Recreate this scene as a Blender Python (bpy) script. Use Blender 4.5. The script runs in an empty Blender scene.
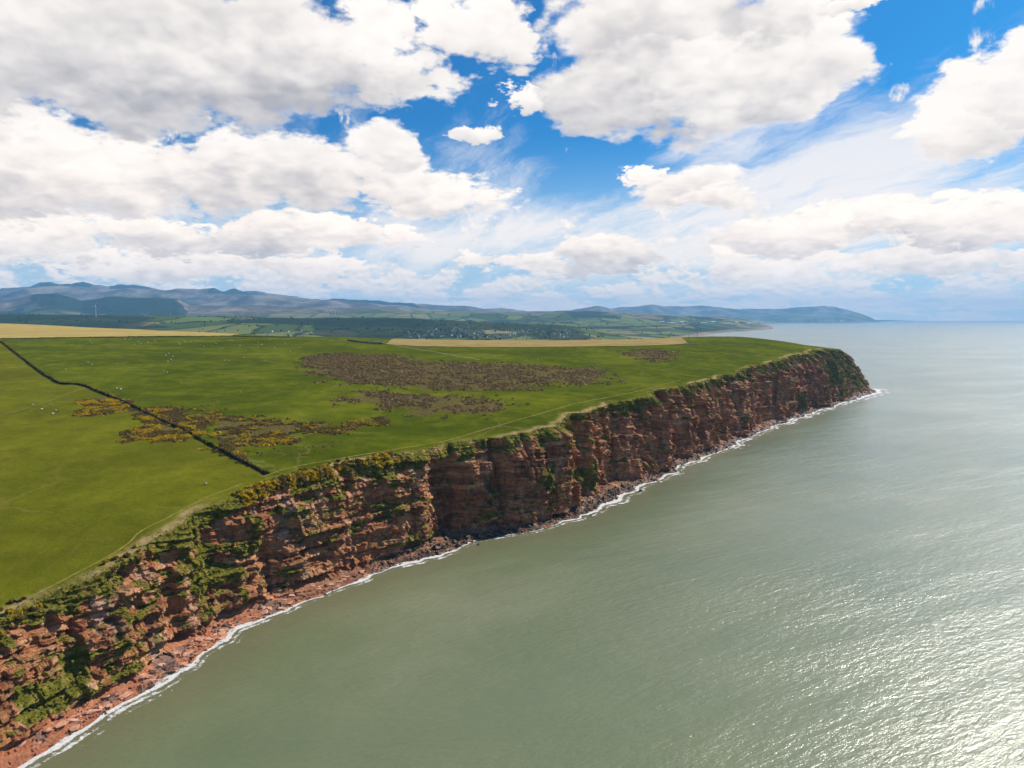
import bpy, bmesh, math, random
import numpy as np

# ------------------------------------------------------------------ camera
scene = bpy.context.scene
C = scene.collection
F_PX, CAM_H = 700.0, 150.0
PITCH = math.atan((384 - 318.5) / F_PX)
cd = bpy.data.cameras.new('camera')
cd.sensor_width = 36.0
cd.lens = 36.0 * F_PX / 1024.0
cd.clip_start = 1.0
cd.clip_end = 200000.0
cam = bpy.data.objects.new('camera', cd)
cam.location = (0, 0, CAM_H)
cam.rotation_euler = (math.pi / 2 - PITCH, 0, 0)
C.objects.link(cam)
scene.camera = cam

# ------------------------------------------------------------------ light
SUN_AZ, SUN_EL = math.radians(50), math.radians(41)
SUN_DIR = (math.sin(SUN_AZ) * math.cos(SUN_EL), math.cos(SUN_AZ) * math.cos(SUN_EL), math.sin(SUN_EL))
sl = bpy.data.lights.new('sun', 'SUN')
sl.energy = 5.0
sl.angle = math.radians(0.53)
sl.color = (1.0, 0.93, 0.82)
sun = bpy.data.objects.new('sun', sl)
sun.location = (300, 200, 600)
sun.rotation_euler = (math.pi / 2 - SUN_EL, 0, math.pi - SUN_AZ)
C.objects.link(sun)

vs = scene.view_settings
vs.view_transform = 'Standard'
vs.look = 'None'
vs.exposure = 0.3
vs.gamma = 1.0
cy = scene.cycles
cy.use_denoising = True
cy.use_adaptive_sampling = True
cy.adaptive_threshold = 0.025
try:
    cy.denoiser = 'OPENIMAGEDENOISE'
    cy.denoising_input_passes = 'RGB_ALBEDO_NORMAL'
    cy.denoising_prefilter = 'ACCURATE'
except Exception:
    pass
cy.max_bounces = 5
cy.diffuse_bounces = 2
cy.glossy_bounces = 2
cy.transmission_bounces = 1
cy.volume_bounces = 1
cy.transparent_max_bounces = 8
cy.sample_clamp_indirect = 4.0
cy.caustics_reflective = False
cy.caustics_refractive = False


# ------------------------------------------------------------------ node helpers
class X:
    """a float socket with arithmetic"""
    def __init__(self, nt, s):
        self.nt, self.s = nt, s

    def _op(self, op, *a, clamp=False):
        n = self.nt.nodes.new('ShaderNodeMath')
        n.operation = op
        n.use_clamp = clamp
        for i, v in enumerate((self,) + a):
            if isinstance(v, X):
                self.nt.links.new(v.s, n.inputs[i])
            else:
                n.inputs[i].default_value = v
        return X(self.nt, n.outputs[0])

    def __add__(self, o): return self._op('ADD', o)
    __radd__ = __add__
    def __mul__(self, o): return self._op('MULTIPLY', o)
    __rmul__ = __mul__
    def __sub__(self, o): return self._op('SUBTRACT', o)
    def __rsub__(self, o): return (self * -1.0) + o
    def __truediv__(self, o): return self._op('DIVIDE', o)
    def sin(self): return self._op('SINE')
    def exp(self): return self._op('EXPONENT')
    def max(self, o): return self._op('MAXIMUM', o)
    def min(self, o): return self._op('MINIMUM', o)
    def abs(self): return self._op('ABSOLUTE')
    def pow(self, o): return self._op('POWER', o)
    def sat(self): return self._op('ADD', 0.0, clamp=True)

    def step(self, a, b, smooth=True):
        n = self.nt.nodes.new('ShaderNodeMapRange')
        n.interpolation_type = 'SMOOTHSTEP' if smooth else 'LINEAR'
        n.clamp = True
        self.nt.links.new(self.s, n.inputs['Value'])
        n.inputs['From Min'].default_value = a
        n.inputs['From Max'].default_value = b
        return X(self.nt, n.outputs[0])


def mixc(nt, f, a, b, blend='MIX'):
    n = nt.nodes.new('ShaderNodeMix')
    n.data_type = 'RGBA'
    n.blend_type = blend
    n.clamp_factor = True
    if isinstance(f, X): nt.links.new(f.s, n.inputs[0])
    else: n.inputs[0].default_value = f
    for i, v in ((6, a), (7, b)):
        if hasattr(v, 'is_linked') or hasattr(v, 'links'): nt.links.new(v, n.inputs[i])
        elif isinstance(v, X): nt.links.new(v.s, n.inputs[i])
        else: n.inputs[i].default_value = (*v, 1.0)
    return n.outputs[2]


def vmath(nt, op, a, b=None, scale=None):
    n = nt.nodes.new('ShaderNodeVectorMath')
    n.operation = op
    for i, v in enumerate((a, b)):
        if v is None: continue
        if isinstance(v, tuple): n.inputs[i].default_value = v
        else: nt.links.new(v, n.inputs[i])
    if scale is not None:
        if isinstance(scale, X): nt.links.new(scale.s, n.inputs['Scale'])
        else: n.inputs['Scale'].default_value = scale
    return n.outputs[0]


def noise(nt, vec, scale, detail=6, rough=0.55, distort=0.0, color=False):
    n = nt.nodes.new('ShaderNodeTexNoise')
    nt.links.new(vec, n.inputs['Vector'])
    n.inputs['Scale'].default_value = scale
    n.inputs['Detail'].default_value = detail
    n.inputs['Roughness'].default_value = rough
    n.inputs['Distortion'].default_value = distort
    return n.outputs['Color'] if color else X(nt, n.outputs[0])


def voro(nt, vec, scale, feature='F1', out='Distance', rand=1.0, smooth=0.5):
    n = nt.nodes.new('ShaderNodeTexVoronoi')
    n.feature = feature
    nt.links.new(vec, n.inputs['Vector'])
    n.inputs['Scale'].default_value = scale
    n.inputs['Randomness'].default_value = rand
    if feature == 'SMOOTH_F1': n.inputs['Smoothness'].default_value = smooth
    return X(nt, n.outputs[out]) if out == 'Distance' else n.outputs[out]


def ramp(nt, f, stops):
    n = nt.nodes.new('ShaderNodeValToRGB')
    nt.links.new(f.s, n.inputs[0])
    e = n.color_ramp.elements
    while len(e) < len(stops): e.new(0.5)
    for el, (p, c) in zip(e, stops):
        el.position = p
        el.color = (*c, 1.0)
    return n.outputs[0]


def xyz(nt, vec):
    n = nt.nodes.new('ShaderNodeSeparateXYZ')
    nt.links.new(vec, n.inputs[0])
    return [X(nt, o) for o in n.outputs]


def comb(nt, x, y, z):
    n = nt.nodes.new('ShaderNodeCombineXYZ')
    for i, v in enumerate((x, y, z)):
        if isinstance(v, X): nt.links.new(v.s, n.inputs[i])
        else: n.inputs[i].default_value = v
    return n.outputs[0]


# ------------------------------------------------------------------ sky
def pix_dir(px, py):
    dx, dz = (px - 512) / F_PX, -(py - 384) / F_PX
    v = np.array([dx, math.cos(PITCH) + dz * math.sin(PITCH), -math.sin(PITCH) + dz * math.cos(PITCH)])
    return v / np.linalg.norm(v)


def pix_azel(px, py):
    v = pix_dir(px, py)
    return math.degrees(math.atan2(v[0], v[1])), math.degrees(math.asin(v[2]))


def make_world():
    w = bpy.data.worlds.new('World')
    scene.world = w
    w.use_nodes = True
    nt = w.node_tree
    nt.nodes.clear()
    out = nt.nodes.new('ShaderNodeOutputWorld')
    bg = nt.nodes.new('ShaderNodeBackground')
    bg.inputs['Strength'].default_value = 0.1
    nt.links.new(bg.outputs[0], out.inputs['Surface'])
    tc = nt.nodes.new('ShaderNodeTexCoord')
    d = vmath(nt, 'NORMALIZE', tc.outputs['Generated'])
    dx, dy, dz = xyz(nt, d)
    sky = nt.nodes.new('ShaderNodeTexSky')
    sky.sky_type = 'NISHITA'
    sky.sun_disc = False
    sky.sun_elevation = SUN_EL
    sky.sun_rotation = SUN_AZ
    sky.altitude = 100
    sky.air_density = 1.0
    sky.dust_density = 0.6
    sky.ozone_density = 2.5
    # the clear air between the clouds: deep, saturated blue
    blue = mixc(nt, 1.0, sky.outputs[0], (0.062, 0.46, 0.80), 'MULTIPLY')
    az = dx._op('ARCTAN2', dy) * 57.29578
    el = dz._op('ARCSINE') * 57.29578
    zc = dz.max(0.0)
    P = vmath(nt, 'SCALE', d, scale=(zc + 0.36)._op('POWER', -1.0))
    P = vmath(nt, 'ADD', P, (3.7, 1.3, 8.1))
    wn = noise(nt, P, 4.0, 4, 0.62, color=True)
    wx, wy, wz = xyz(nt, wn)
    azw = az + (wx - 0.5) * 5.0
    elw = el + (wy - 0.5) * 3.0

    def blobs(lst, sharp=1.0):
        tot = None
        for px, py, rx, ry, wgt in lst:
            a, e = pix_azel(px, py)
            u = (azw - a) * (12.2 / rx)
            v = (elw - e) * (12.2 / ry)
            g = ((u * u + v * v) * -sharp).exp() * wgt
            tot = g if tot is None else tot + g
        return tot

    low = el.step(11.0, 4.0)            # towards the horizon the cloud field closes up
    up = el.step(22.0, 40.0)
    # --- shared noises
    n0 = noise(nt, P, 5.2, 8, 0.66)
    off = (SUN_DIR[0] * 0.05, SUN_DIR[1] * -0.02, -0.07)
    P2 = vmath(nt, 'ADD', P, off)
    n0s = noise(nt, P, 5.2, 4, 0.52)
    n1 = noise(nt, P2, 5.2, 4, 0.52)
    bil0 = (noise(nt, P, 11.0, 4, 0.58) - 0.5).abs() * 2.0     # rounded heads with creases between
    bil0s = (noise(nt, P, 11.0, 2, 0.5) - 0.5).abs() * 2.0
    bil1 = (noise(nt, P2, 11.0, 2, 0.5) - 0.5).abs() * 2.0
    rag = (n0 - 0.5) * 2.9 + bil0 * 1.1 - 0.2
    lit = (n0s - n1) * 1.5 + (bil0s - bil1) * 0.75 + (n0 - n0s) * 0.9
    soft = noise(nt, P, 2.3, 2, 0.5) - 0.5
    rag_s = (noise(nt, P, 17.0, 5, 0.66) - 0.5) * 5.0
    CW, CM, CG, CD = (9.3, 8.65, 8.05), (8.3, 7.7, 7.2), (6.0, 5.6, 5.45), (4.0, 3.85, 4.0)

    # --- clear air, thin high streaks
    haze = el.step(15.0, 1.0) * 0.72
    col = mixc(nt, haze, blue, (5.0, 6.2, 7.6))
    q = vmath(nt, 'ADD', vmath(nt, 'SCALE', d, scale=(zc + 0.16)._op('POWER', -1.0)), (11.0, 4.0, 2.0))
    qx_, qy_, qz_ = xyz(nt, q)
    ca_, sa_ = math.cos(math.radians(-22)), math.sin(math.radians(-22))
    wob_ = (wz - 0.5) * 0.5
    cn = noise(nt, comb(nt, (qx_ * ca_ - qy_ * sa_) * 1.7 + wob_, (qx_ * sa_ + qy_ * ca_) * 0.42, qz_), 1.9, 7, 0.66)
    cir = blobs(CIRRUS_BLOBS)
    thin = ((cn - 0.5) * 2.4 + cir + low * 0.25 - 0.05).step(0.0, 0.9) * 0.88
    col = mixc(nt, thin, col, (8.2, 7.9, 7.7))

    # --- rows of small far cumulus above the horizon
    lnel = (el.max(0.0) + 2.2)._op('LOGARITHM', math.e)
    R = comb(nt, az * 0.135, lnel * 1.5, 2.7)
    R2 = vmath(nt, 'ADD', R, (0.02, 0.085, 0.0))
    f0 = noise(nt, R, 1.9, 6, 0.60)
    g0 = (noise(nt, R, 5.5, 3, 0.55) - 0.5).abs()
    f1 = noise(nt, R2, 1.9, 4, 0.60)
    g1 = (noise(nt, R2, 5.5, 3, 0.55) - 0.5).abs()
    fd = (f0 - 0.5) * 2.6 + g0 * 1.3 + el.step(12.0, 4.5) * 0.52 - 0.40 - up * 5.0 + blobs(GAP_BLOBS)
    fa = fd.step(0.0, 0.28)
    fl = ((f0 - f1) * 2.7 + (g0 - g1) * 2.0 + 0.66).sat()
    fc = ramp(nt, fl, [(0.0, (4.6, 5.0, 5.8)), (0.35, (6.6, 6.5, 6.6)), (0.65, (7.8, 7.4, 7.0)), (1.0, (8.8, 8.2, 7.7))])
    col = mixc(nt, fa * 0.95, col, fc)

    # --- a broken field of cumulus all round and overhead
    around = (az.abs()).step(36.0, 46.0).max(el.step(24.0, 30.0))
    dens = rag + around * 0.62 - 0.95 + low * 0.1
    total = dens.step(0.0, 0.22)
    common = soft * 0.55 - lit * 0.62 - 0.04
    grey = dens * 0.2 + common + 0.42

    # --- the single clouds in view, far ones first
    warps = {}
    for cls, (wa, we) in enumerate(((7.0, 3.4), (16.0, 8.0))):
        warps[cls] = comb(nt, az + (wx - 0.5) * wa, el + (wy - 0.5) * we, 0.0)
    rags = {}
    for px, py, rx, ry, gr, edge, sw in CLOUDS:
        a, e = pix_azel(px, py)
        mv = nt.nodes.new('ShaderNodeVectorMath')
        mv.operation = 'MULTIPLY_ADD'
        nt.links.new(warps[1 if ry > 38 else 0], mv.inputs[0])
        sx, sy = 12.2 / rx, 12.2 / ry
        mv.inputs[1].default_value = (sx, sy, 0)
        mv.inputs[2].default_value = (-a * sx, -e * sy, 0)
        dp = nt.nodes.new('ShaderNodeVectorMath')
        dp.operation = 'DOT_PRODUCT'
        nt.links.new(mv.outputs[0], dp.inputs[0])
        nt.links.new(mv.outputs[0], dp.inputs[1])
        v0 = xyz(nt, mv.outputs[0])[1]
        if edge not in rags: rags[edge] = rag * (edge * 1.1) + 0.95
        if ry < 15 and 'small' not in rags: rags['small'] = rag_s + 0.75
        dn = X(nt, dp.outputs['Value'])._op('MULTIPLY_ADD', -0.95, rags['small' if ry < 15 else edge])
        al = dn.step(-0.10, 0.36)
        g = v0._op('MULTIPLY_ADD', -0.42, common) + (gr + sw)
        mf = nt.nodes.new('ShaderNodeMix')
        mf.data_type = 'FLOAT'
        nt.links.new(al.s, mf.inputs[0]); nt.links.new(grey.s, mf.inputs[2]); nt.links.new(g.s, mf.inputs[3])
        grey = X(nt, mf.outputs[0])
        total = total.max(al)
    cc = ramp(nt, grey.sat(), [(0.0, CW), (0.3, CM), (0.68, CG), (1.0, CD)])
    col = mixc(nt, total, col, cc)
    # bright air low down, as sea-level summer cloud fields show
    col = mixc(nt, el.step(3.2, -0.2) * 0.45, col, (8.6, 8.0, 7.8))
    col = mixc(nt, el.step(16.0, 2.0) * 0.85, col, (1.40, 1.25, 1.09), 'MULTIPLY')
    col = mixc(nt, el.step(3.5, 0.5) * 0.8, col, (1.30, 1.22, 1.14), 'MULTIPLY')
    nt.links.new(col, bg.inputs['Color'])
    w.cycles.sampling_method = 'MANUAL'
    w.cycles.sample_map_resolution = 512


# where the clouds stood in the sky: centre x, y, radius x, y, greyness of the base, raggedness, wander
CLOUDS = [
    (150, 264, 90, 16, 0.28, 1.2, 0), (300, 264, 60, 15, 0.28, 1.2, 0), (760, 268, 70, 15, 0.34, 1.2, 0), (930, 262, 80, 16, 0.30, 1.2, 0),
    (540, 262, 52, 16, 0.30, 1.0, 0), (610, 254, 56, 20, 0.52, 0.9, 0), (395, 236, 34, 13, 0.18, 0.7, 0), (475, 258, 30, 12, 0.2, 0.7, 0),
    (850, 222, 70, 22, 0.42, 1.15, 0), (965, 226, 70, 24, 0.36, 1.15, 0), (790, 236, 60, 22, 0.36, 0.7, 0),
    (50, 232, 90, 22, 0.34, 1.1, 0), (165, 238, 50, 20, 0.42, 1.1, 0), (268, 230, 52, 24, 0.46, 1.0, 0), (335, 228, 36, 17, 0.30, 1.1, 0),
    (440, 196, 84, 26, 0.22, 0.9, 0), (390, 178, 50, 26, 0.25, 0.8, 0),
    (690, 186, 58, 26, 0.36, 0.7, 0), (640, 172, 26, 13, 0.18, 0.8, 0), (715, 200, 46, 16, 0.3, 0.8, 0),
    (20, 158, 110, 48, 0.42, 0.75, 0), (110, 178, 95, 34, 0.40, 0.75, 0), (225, 172, 72, 40, 0.44, 0.75, 0), (305, 168, 62, 36, 0.38, 0.75, 0), (385, 150, 40, 24, 0.22, 0.75, 0),
    (485, 134, 30, 13, 0.16, 1.5, 0), (525, 98, 34, 14, 0.16, 1.7, 0), (608, 118, 7, 9, 0.2, 0.9, 0),
    (965, 126, 52, 34, 0.36, 1.1, 0), (1020, 72, 48, 36, 0.22, 1.1, 0),
    (465, 20, 56, 40, 0.16, 1.0, 0), (385, 44, 62, 60, 0.24, 0.85, 0), (60, 34, 230, 68, 0.48, 0.6, 0), (240, 54, 165, 58, 0.62, 0.55, 0),
    (790, 48, 78, 58, 0.24, 0.7, 0), (670, 40, 128, 78, 0.46, 0.55, 0), (640, 84, 80, 40, 0.56, 0.55, 0), (740, 78, 84, 42, 0.40, 0.55, 0), (860, 0, 30, 8, 0.15, 0.8, 0),
]
GAP_BLOBS = [(480, 250, 70, 16, -0.5), (420, 245, 40, 10, -0.3), (400, 200, 400, 50, -0.25)]
CIRRUS_BLOBS = [(850, 170, 200, 60, 0.62), (480, 150, 60, 60, 0.34), (420, 235, 160, 25, 0.5), (720, 235, 160, 34, 0.6), (400, 110, 40, 40, -0.25), (600, 150, 50, 26, -0.35), (930, 90, 120, 60, 0.42), (890, 30, 90, 40, -0.5), (545, 60, 30, 40, -0.5), (130, 120, 120, 20, 0.1), (90, 210, 150, 30, 0.3)]
make_world()

# ------------------------------------------------------------------ numpy noise
def _h(ix, iy, iz, seed):
    n = (ix.astype(np.int64) * 374761393 + iy.astype(np.int64) * 668265263 + iz.astype(np.int64) * 1440662683 + seed * 974711) & 0xFFFFFFFF
    n = ((n ^ (n >> 13)) * 1274126177) & 0xFFFFFFFF
    n = ((n ^ (n >> 16)) * 2246822519) & 0xFFFFFFFF
    return ((n ^ (n >> 15)) & 0xFFFFFF) / float(0xFFFFFF)


def hash2(a, b, seed=0):
    return _h(np.asarray(a), np.asarray(b), np.zeros_like(np.asarray(a)), seed)


def vnoise(x, y, z=None, seed=0):
    x, y = np.broadcast_arrays(np.asarray(x, float), np.asarray(y, float))
    ix, iy = np.floor(x), np.floor(y)
    fx, fy = x - ix, y - iy
    fx, fy = fx * fx * fx * (fx * (fx * 6 - 15) + 10), fy * fy * fy * (fy * (fy * 6 - 15) + 10)
    if z is None:
        zz = np.zeros_like(ix)
        a, b = _h(ix, iy, zz, seed), _h(ix + 1, iy, zz, seed)
        c, e = _h(ix, iy + 1, zz, seed), _h(ix + 1, iy + 1, zz, seed)
        return (a * (1 - fx) + b * fx) * (1 - fy) + (c * (1 - fx) + e * fx) * fy
    z = np.broadcast_to(np.asarray(z, float), x.shape)
    iz = np.floor(z)
    fz = z - iz
    fz = fz * fz * (3 - 2 * fz)
    r = 0
    for k, w in ((0, 1 - fz), (1, fz)):
        a, b = _h(ix, iy, iz + k, seed), _h(ix + 1, iy, iz + k, seed)
        c, e = _h(ix, iy + 1, iz + k, seed), _h(ix + 1, iy + 1, iz + k, seed)
        r = r + w * ((a * (1 - fx) + b * fx) * (1 - fy) + (c * (1 - fx) + e * fx) * fy)
    return r


def fbm(x, y, z=None, octs=4, seed=0, gain=0.5):
    t, a, s = 0.0, 1.0, 0.0
    for o in range(octs):
        k = 2.03 ** o
        t = t + a * vnoise(x * k + o * 17.3, y * k - o * 9.1, None if z is None else z * k, seed + o)
        s += a
        a *= gain
    return t / s


def smooth(a, b, x):
    t = np.clip((x - a) / (b - a), 0, 1)
    return t * t * (3 - 2 * t)


# ------------------------------------------------------------------ mesh helpers
def link(o, parent=None, **props):
    C.objects.link(o)
    if parent is not None: o.parent = parent
    for k, v in props.items(): o[k] = v
    return o


def mesh_np(name, V, Q, mats, smooth_shade=False, attrs=None, uv=None, tris=False):
    """V (n,3), Q (m,4) or (m,3) numpy -> mesh datablock"""
    me = bpy.data.meshes.new(name)
    V = np.ascontiguousarray(V, dtype=np.float32)
    Q = np.ascontiguousarray(Q, dtype=np.int32)
    k = Q.shape[1]
    me.vertices.add(len(V))
    me.vertices.foreach_set('co', V.ravel())
    me.loops.add(Q.size)
    me.loops.foreach_set('vertex_index', Q.ravel())
    me.polygons.add(len(Q))
    me.polygons.foreach_set('loop_start', np.arange(0, Q.size, k, dtype=np.int32))
    try: me.polygons.foreach_set('loop_total', np.full(len(Q), k, dtype=np.int32))
    except Exception: pass
    me.update(calc_edges=True)
    me.polygons.foreach_set('use_smooth', np.full(len(Q), smooth_shade, dtype=bool))
    for n, a in (attrs or {}).items():
        a = np.asarray(a, dtype=np.float32)
        if a.ndim == 1:
            me.attributes.new(n, 'FLOAT', 'POINT').data.foreach_set('value', a)
        elif a.shape[1] == 3 and n.startswith('v_'):
            me.attributes.new(n, 'FLOAT_VECTOR', 'POINT').data.foreach_set('vector', np.ascontiguousarray(a).ravel())
        else:
            a4 = np.concatenate([a, np.ones((len(a), 1), np.float32)], 1) if a.shape[1] == 3 else a
            me.attributes.new(n, 'FLOAT_COLOR', 'POINT').data.foreach_set('color', np.ascontiguousarray(a4).ravel())
    for m in (mats if isinstance(mats, (list, tuple)) else [mats]): me.materials.append(m)
    me.update()
    return me


def grid_quads(n, m, keep=None):
    i, j = np.meshgrid(np.arange(n - 1), np.arange(m - 1), indexing='ij')
    a = i * m + j
    q = np.stack([a, a + m, a + m + 1, a + 1], -1).reshape(-1, 4)
    if keep is not None:
        k = keep.reshape(n, m)
        ok = (k[:-1, :-1] & k[1:, :-1] & k[1:, 1:] & k[:-1, 1:]).ravel()
        q = q[ok]
    return q


def thing(name, label, cat, loc=(0, 0, 0), rz=0.0, group=None):
    o = bpy.data.objects.new(name, None)
    o.location = loc
    o.rotation_euler = (0, 0, rz)
    o.empty_display_size = 0.5
    link(o, None, label=label, category=cat)
    if group: o['group'] = group
    return o


def copy_tree(o, parent=None):
    c = o.copy()
    C.objects.link(c)
    c.parent = parent
    for ch in list(o.children): copy_tree(ch, c)
    return c


# ------------------------------------------------------------------ materials
def new_mat(name):
    m = bpy.data.materials.new(name)
    m.use_nodes = True
    nt = m.node_tree
    b = nt.nodes['Principled BSDF']
    tc = nt.nodes.new('ShaderNodeTexCoord')
    geo = nt.nodes.new('ShaderNodeNewGeometry')
    return m, nt, b, geo.outputs['Position'], geo


def attr(nt, name, out='Fac'):
    a = nt.nodes.new('ShaderNodeAttribute')
    a.attribute_name = name
    return X(nt, a.outputs['Fac']) if out == 'Fac' else a.outputs[out]


def bump(nt, bsdf, h, strength, dist, filt=None):
    n = nt.nodes.new('ShaderNodeBump')
    if filt is not None and 'Filter Width' in n.inputs: n.inputs['Filter Width'].default_value = filt
    n.inputs['Strength'].default_value = strength
    n.inputs['Distance'].default_value = dist
    nt.links.new(h.s, n.inputs['Height'])
    nt.links.new(n.outputs[0], bsdf.inputs['Normal'])
    if filt is not None: nt.links.new(n.outputs[0], bsdf.inputs['Coat Normal'])


def grass_colour(nt, pos):
    big = noise(nt, pos, 0.010, 3, 0.5)
    mid = noise(nt, pos, 0.06, 5, 0.62)
    fine = noise(nt, pos, 0.9, 4, 0.65)
    c = ramp(nt, big * 0.45 + mid * 0.55, [(0.30, (0.046, 0.064, 0.0028)), (0.45, (0.080, 0.100, 0.0042)), (0.56, (0.128, 0.144, 0.0065)), (0.70, (0.215, 0.205, 0.015))])
    c = mixc(nt, fine.step(0.35, 0.75) * 0.42, c, (0.036, 0.050, 0.003))
    zone = noise(nt, vmath(nt, 'MULTIPLY', pos, (0.0035, 0.009, 0.0)), 1.0, 4, 0.55)
    c = mixc(nt, zone.step(0.46, 0.62) * 0.50, c, (0.044, 0.060, 0.003))
    # drier wisps
    dry = noise(nt, vmath(nt, 'MULTIPLY', pos, (0.05, 0.12, 0.05)), 1.0, 6, 0.7).step(0.56, 0.76)
    c = mixc(nt, dry * 0.45, c, (0.185, 0.160, 0.026))
    # grazed tufts and thin worn lines
    tuft = noise(nt, pos, 0.33, 5, 0.75)
    c = mixc(nt, tuft.step(0.54, 0.70) * 0.45, c, (0.030, 0.040, 0.004))
    worn = voro(nt, vmath(nt, 'ADD', pos, vmath(nt, 'SCALE', noise(nt, pos, 0.03, 3, 0.5, color=True), scale=36.0)), 0.011, 'DISTANCE_TO_EDGE')
    c = mixc(nt, worn.step(0.016, 0.004) * noise(nt, pos, 0.012, 3, 0.5).step(0.46, 0.6) * 0.45, c, (0.20, 0.165, 0.045))
    return c, fine, mid


def mat_grass():
    m, nt, b, pos, geo = new_mat('pasture')
    c, fine, mid = grass_colour(nt, pos)
    f = attr(nt, 'field')
    c = mixc(nt, f * 0.45, c, mixc(nt, 0.5, c, (0.225, 0.180, 0.012)))
    tr = attr(nt, 'tussock')
    pn = noise(nt, pos, 0.25, 5, 0.7)
    c = mixc(nt, tr * pn.step(0.35, 0.6), c, (0.055, 0.078, 0.010))
    sc = (attr(nt, 'scrub') + (noise(nt, pos, 0.12, 5, 0.7) - 0.5) * 1.3).step(0.34, 0.60)
    c = mixc(nt, sc * 0.85, c, ramp(nt, noise(nt, pos, 0.5, 4, 0.7), [(0.35, (0.050, 0.040, 0.012)), (0.5, (0.115, 0.082, 0.028)), (0.65, (0.19, 0.140, 0.058))]))
    nt.links.new(c, b.inputs['Base Color'])
    b.inputs['Roughness'].default_value = 0.95
    b.inputs['Specular IOR Level'].default_value = 0.0
    bump(nt, b, fine * 0.4 + noise(nt, pos, 0.2, 4, 0.6) * 1.5, 0.7, 0.6)
    return m


def mat_coast():
    m, nt, b, pos, geo = new_mat('sandstone_cliff')
    x, y, z = xyz(nt, pos)
    # bedding: colour follows the beds, wandering a little
    wob = noise(nt, pos, 0.03, 3, 0.5) * 9.0
    sed = comb(nt, x * 0.012, y * 0.012, z * 0.55 + wob)
    bed = noise(nt, sed, 1.0, 5, 0.7)
    blotch = noise(nt, pos, 0.11, 6, 0.68)
    rock = ramp(nt, bed * 0.55 + blotch * 0.45, [(0.30, (0.110, 0.036, 0.016)), (0.42, (0.270, 0.086, 0.034)), (0.50, (0.460, 0.180, 0.074)), (0.58, (0.62, 0.310, 0.145)), (0.69, (0.74, 0.49, 0.28))])
    grain = noise(nt, pos, 1.6, 5, 0.75)
    rock = mixc(nt, grain.step(0.52, 0.66) * 0.7, rock, (0.045, 0.022, 0.015))
    # dark water streaks and old weathering running down the face
    st = noise(nt, comb(nt, x * 0.16, y * 0.16, z * 0.018), 1.0, 5, 0.65)
    rock = mixc(nt, st.step(0.52, 0.66) * 0.65, rock, (0.050, 0.028, 0.020))
    pale = noise(nt, comb(nt, x * 0.10 + 5.0, y * 0.10, z * 0.035), 1.0, 5, 0.65)
    rock = mixc(nt, pale.step(0.52, 0.68) * 0.70, rock, (0.64, 0.40, 0.27))
    # lichen and bird lime
    li = noise(nt, pos, 0.32, 5, 0.72)
    rock = mixc(nt, li.step(0.60, 0.72) * 0.55, rock, (0.50, 0.36, 0.24))
    ol = noise(nt, vmath(nt, 'ADD', pos, (91, 13, 7)), 0.07, 5, 0.7)
    rock = mixc(nt, ol.step(0.50, 0.66) * 0.62, rock, (0.155, 0.125, 0.042))
    # fresh red foreshore
    red = attr(nt, 'red')
    shore = ramp(nt, noise(nt, pos, 0.5, 6, 0.7), [(0.3, (0.36, 0.110, 0.050)), (0.5, (0.52, 0.190, 0.090)), (0.7, (0.64, 0.33, 0.19))])
    grit = noise(nt, pos, 0.07, 3, 0.5)
    shore = mixc(nt, grit.step(0.54, 0.60) * 0.8, shore, (0.20, 0.155, 0.125))
    rock = mixc(nt, red, rock, shore)
    # tide line: black weed and wet rock
    wet = attr(nt, 'wet')
    rock = mixc(nt, wet * noise(nt, pos, 0.2, 5, 0.7).step(0.32, 0.58), rock, (0.035, 0.024, 0.016))
    # vegetation
    g, fine, mid = grass_colour(nt, pos)
    rough = noise(nt, pos, 0.45, 6, 0.72)
    veg = attr(nt, 'veg')
    vm = (veg + (rough - 0.5) * 0.9).step(0.42, 0.62)
    scrub = ramp(nt, noise(nt, pos, 0.30, 6, 0.75), [(0.3, (0.036, 0.038, 0.007)), (0.42, (0.105, 0.105, 0.014)), (0.54, (0.195, 0.175, 0.026)), (0.67, (0.35, 0.270, 0.095))])
    turf = attr(nt, 'turf')
    dry = attr(nt, 'dry')
    fm = attr(nt, 'field')
    g = mixc(nt, fm * 0.45, g, mixc(nt, 0.5, g, (0.225, 0.180, 0.012)))
    vcol = mixc(nt, turf, scrub, g)
    vcol = mixc(nt, dry * noise(nt, pos, 0.18, 6, 0.7).step(0.30, 0.60), vcol, (0.40, 0.285, 0.125))
    c = mixc(nt, vm, rock, vcol)
    nt.links.new(c, b.inputs['Base Color'])
    rr = wet * -0.45 + 0.92
    nt.links.new(rr.s, b.inputs['Roughness'])
    nt.links.new(((1.0 - vm) * 0.22).s, b.inputs['Specular IOR Level'])
    hb = (noise(nt, pos, 0.9, 6, 0.7) * 1.2 + rough * 0.8) * (1.0 - turf) + (fine * 0.4 + noise(nt, pos, 0.2, 4, 0.6) * 1.5) * turf * 0.6
    bump(nt, b, hb, 0.9, 0.8)
    return m


def mat_plain(name, stops, scale, rough=0.9, spec=0.2, bstr=0.4, detail=6):
    m, nt, b, pos, geo = new_mat(name)
    n = noise(nt, pos, scale, detail, 0.68)
    nt.links.new(ramp(nt, n, stops), b.inputs['Base Color'])
    b.inputs['Roughness'].default_value = rough
    b.inputs['Specular IOR Level'].default_value = spec
    if bstr: bump(nt, b, n, bstr, 1.0)
    return m


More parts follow.
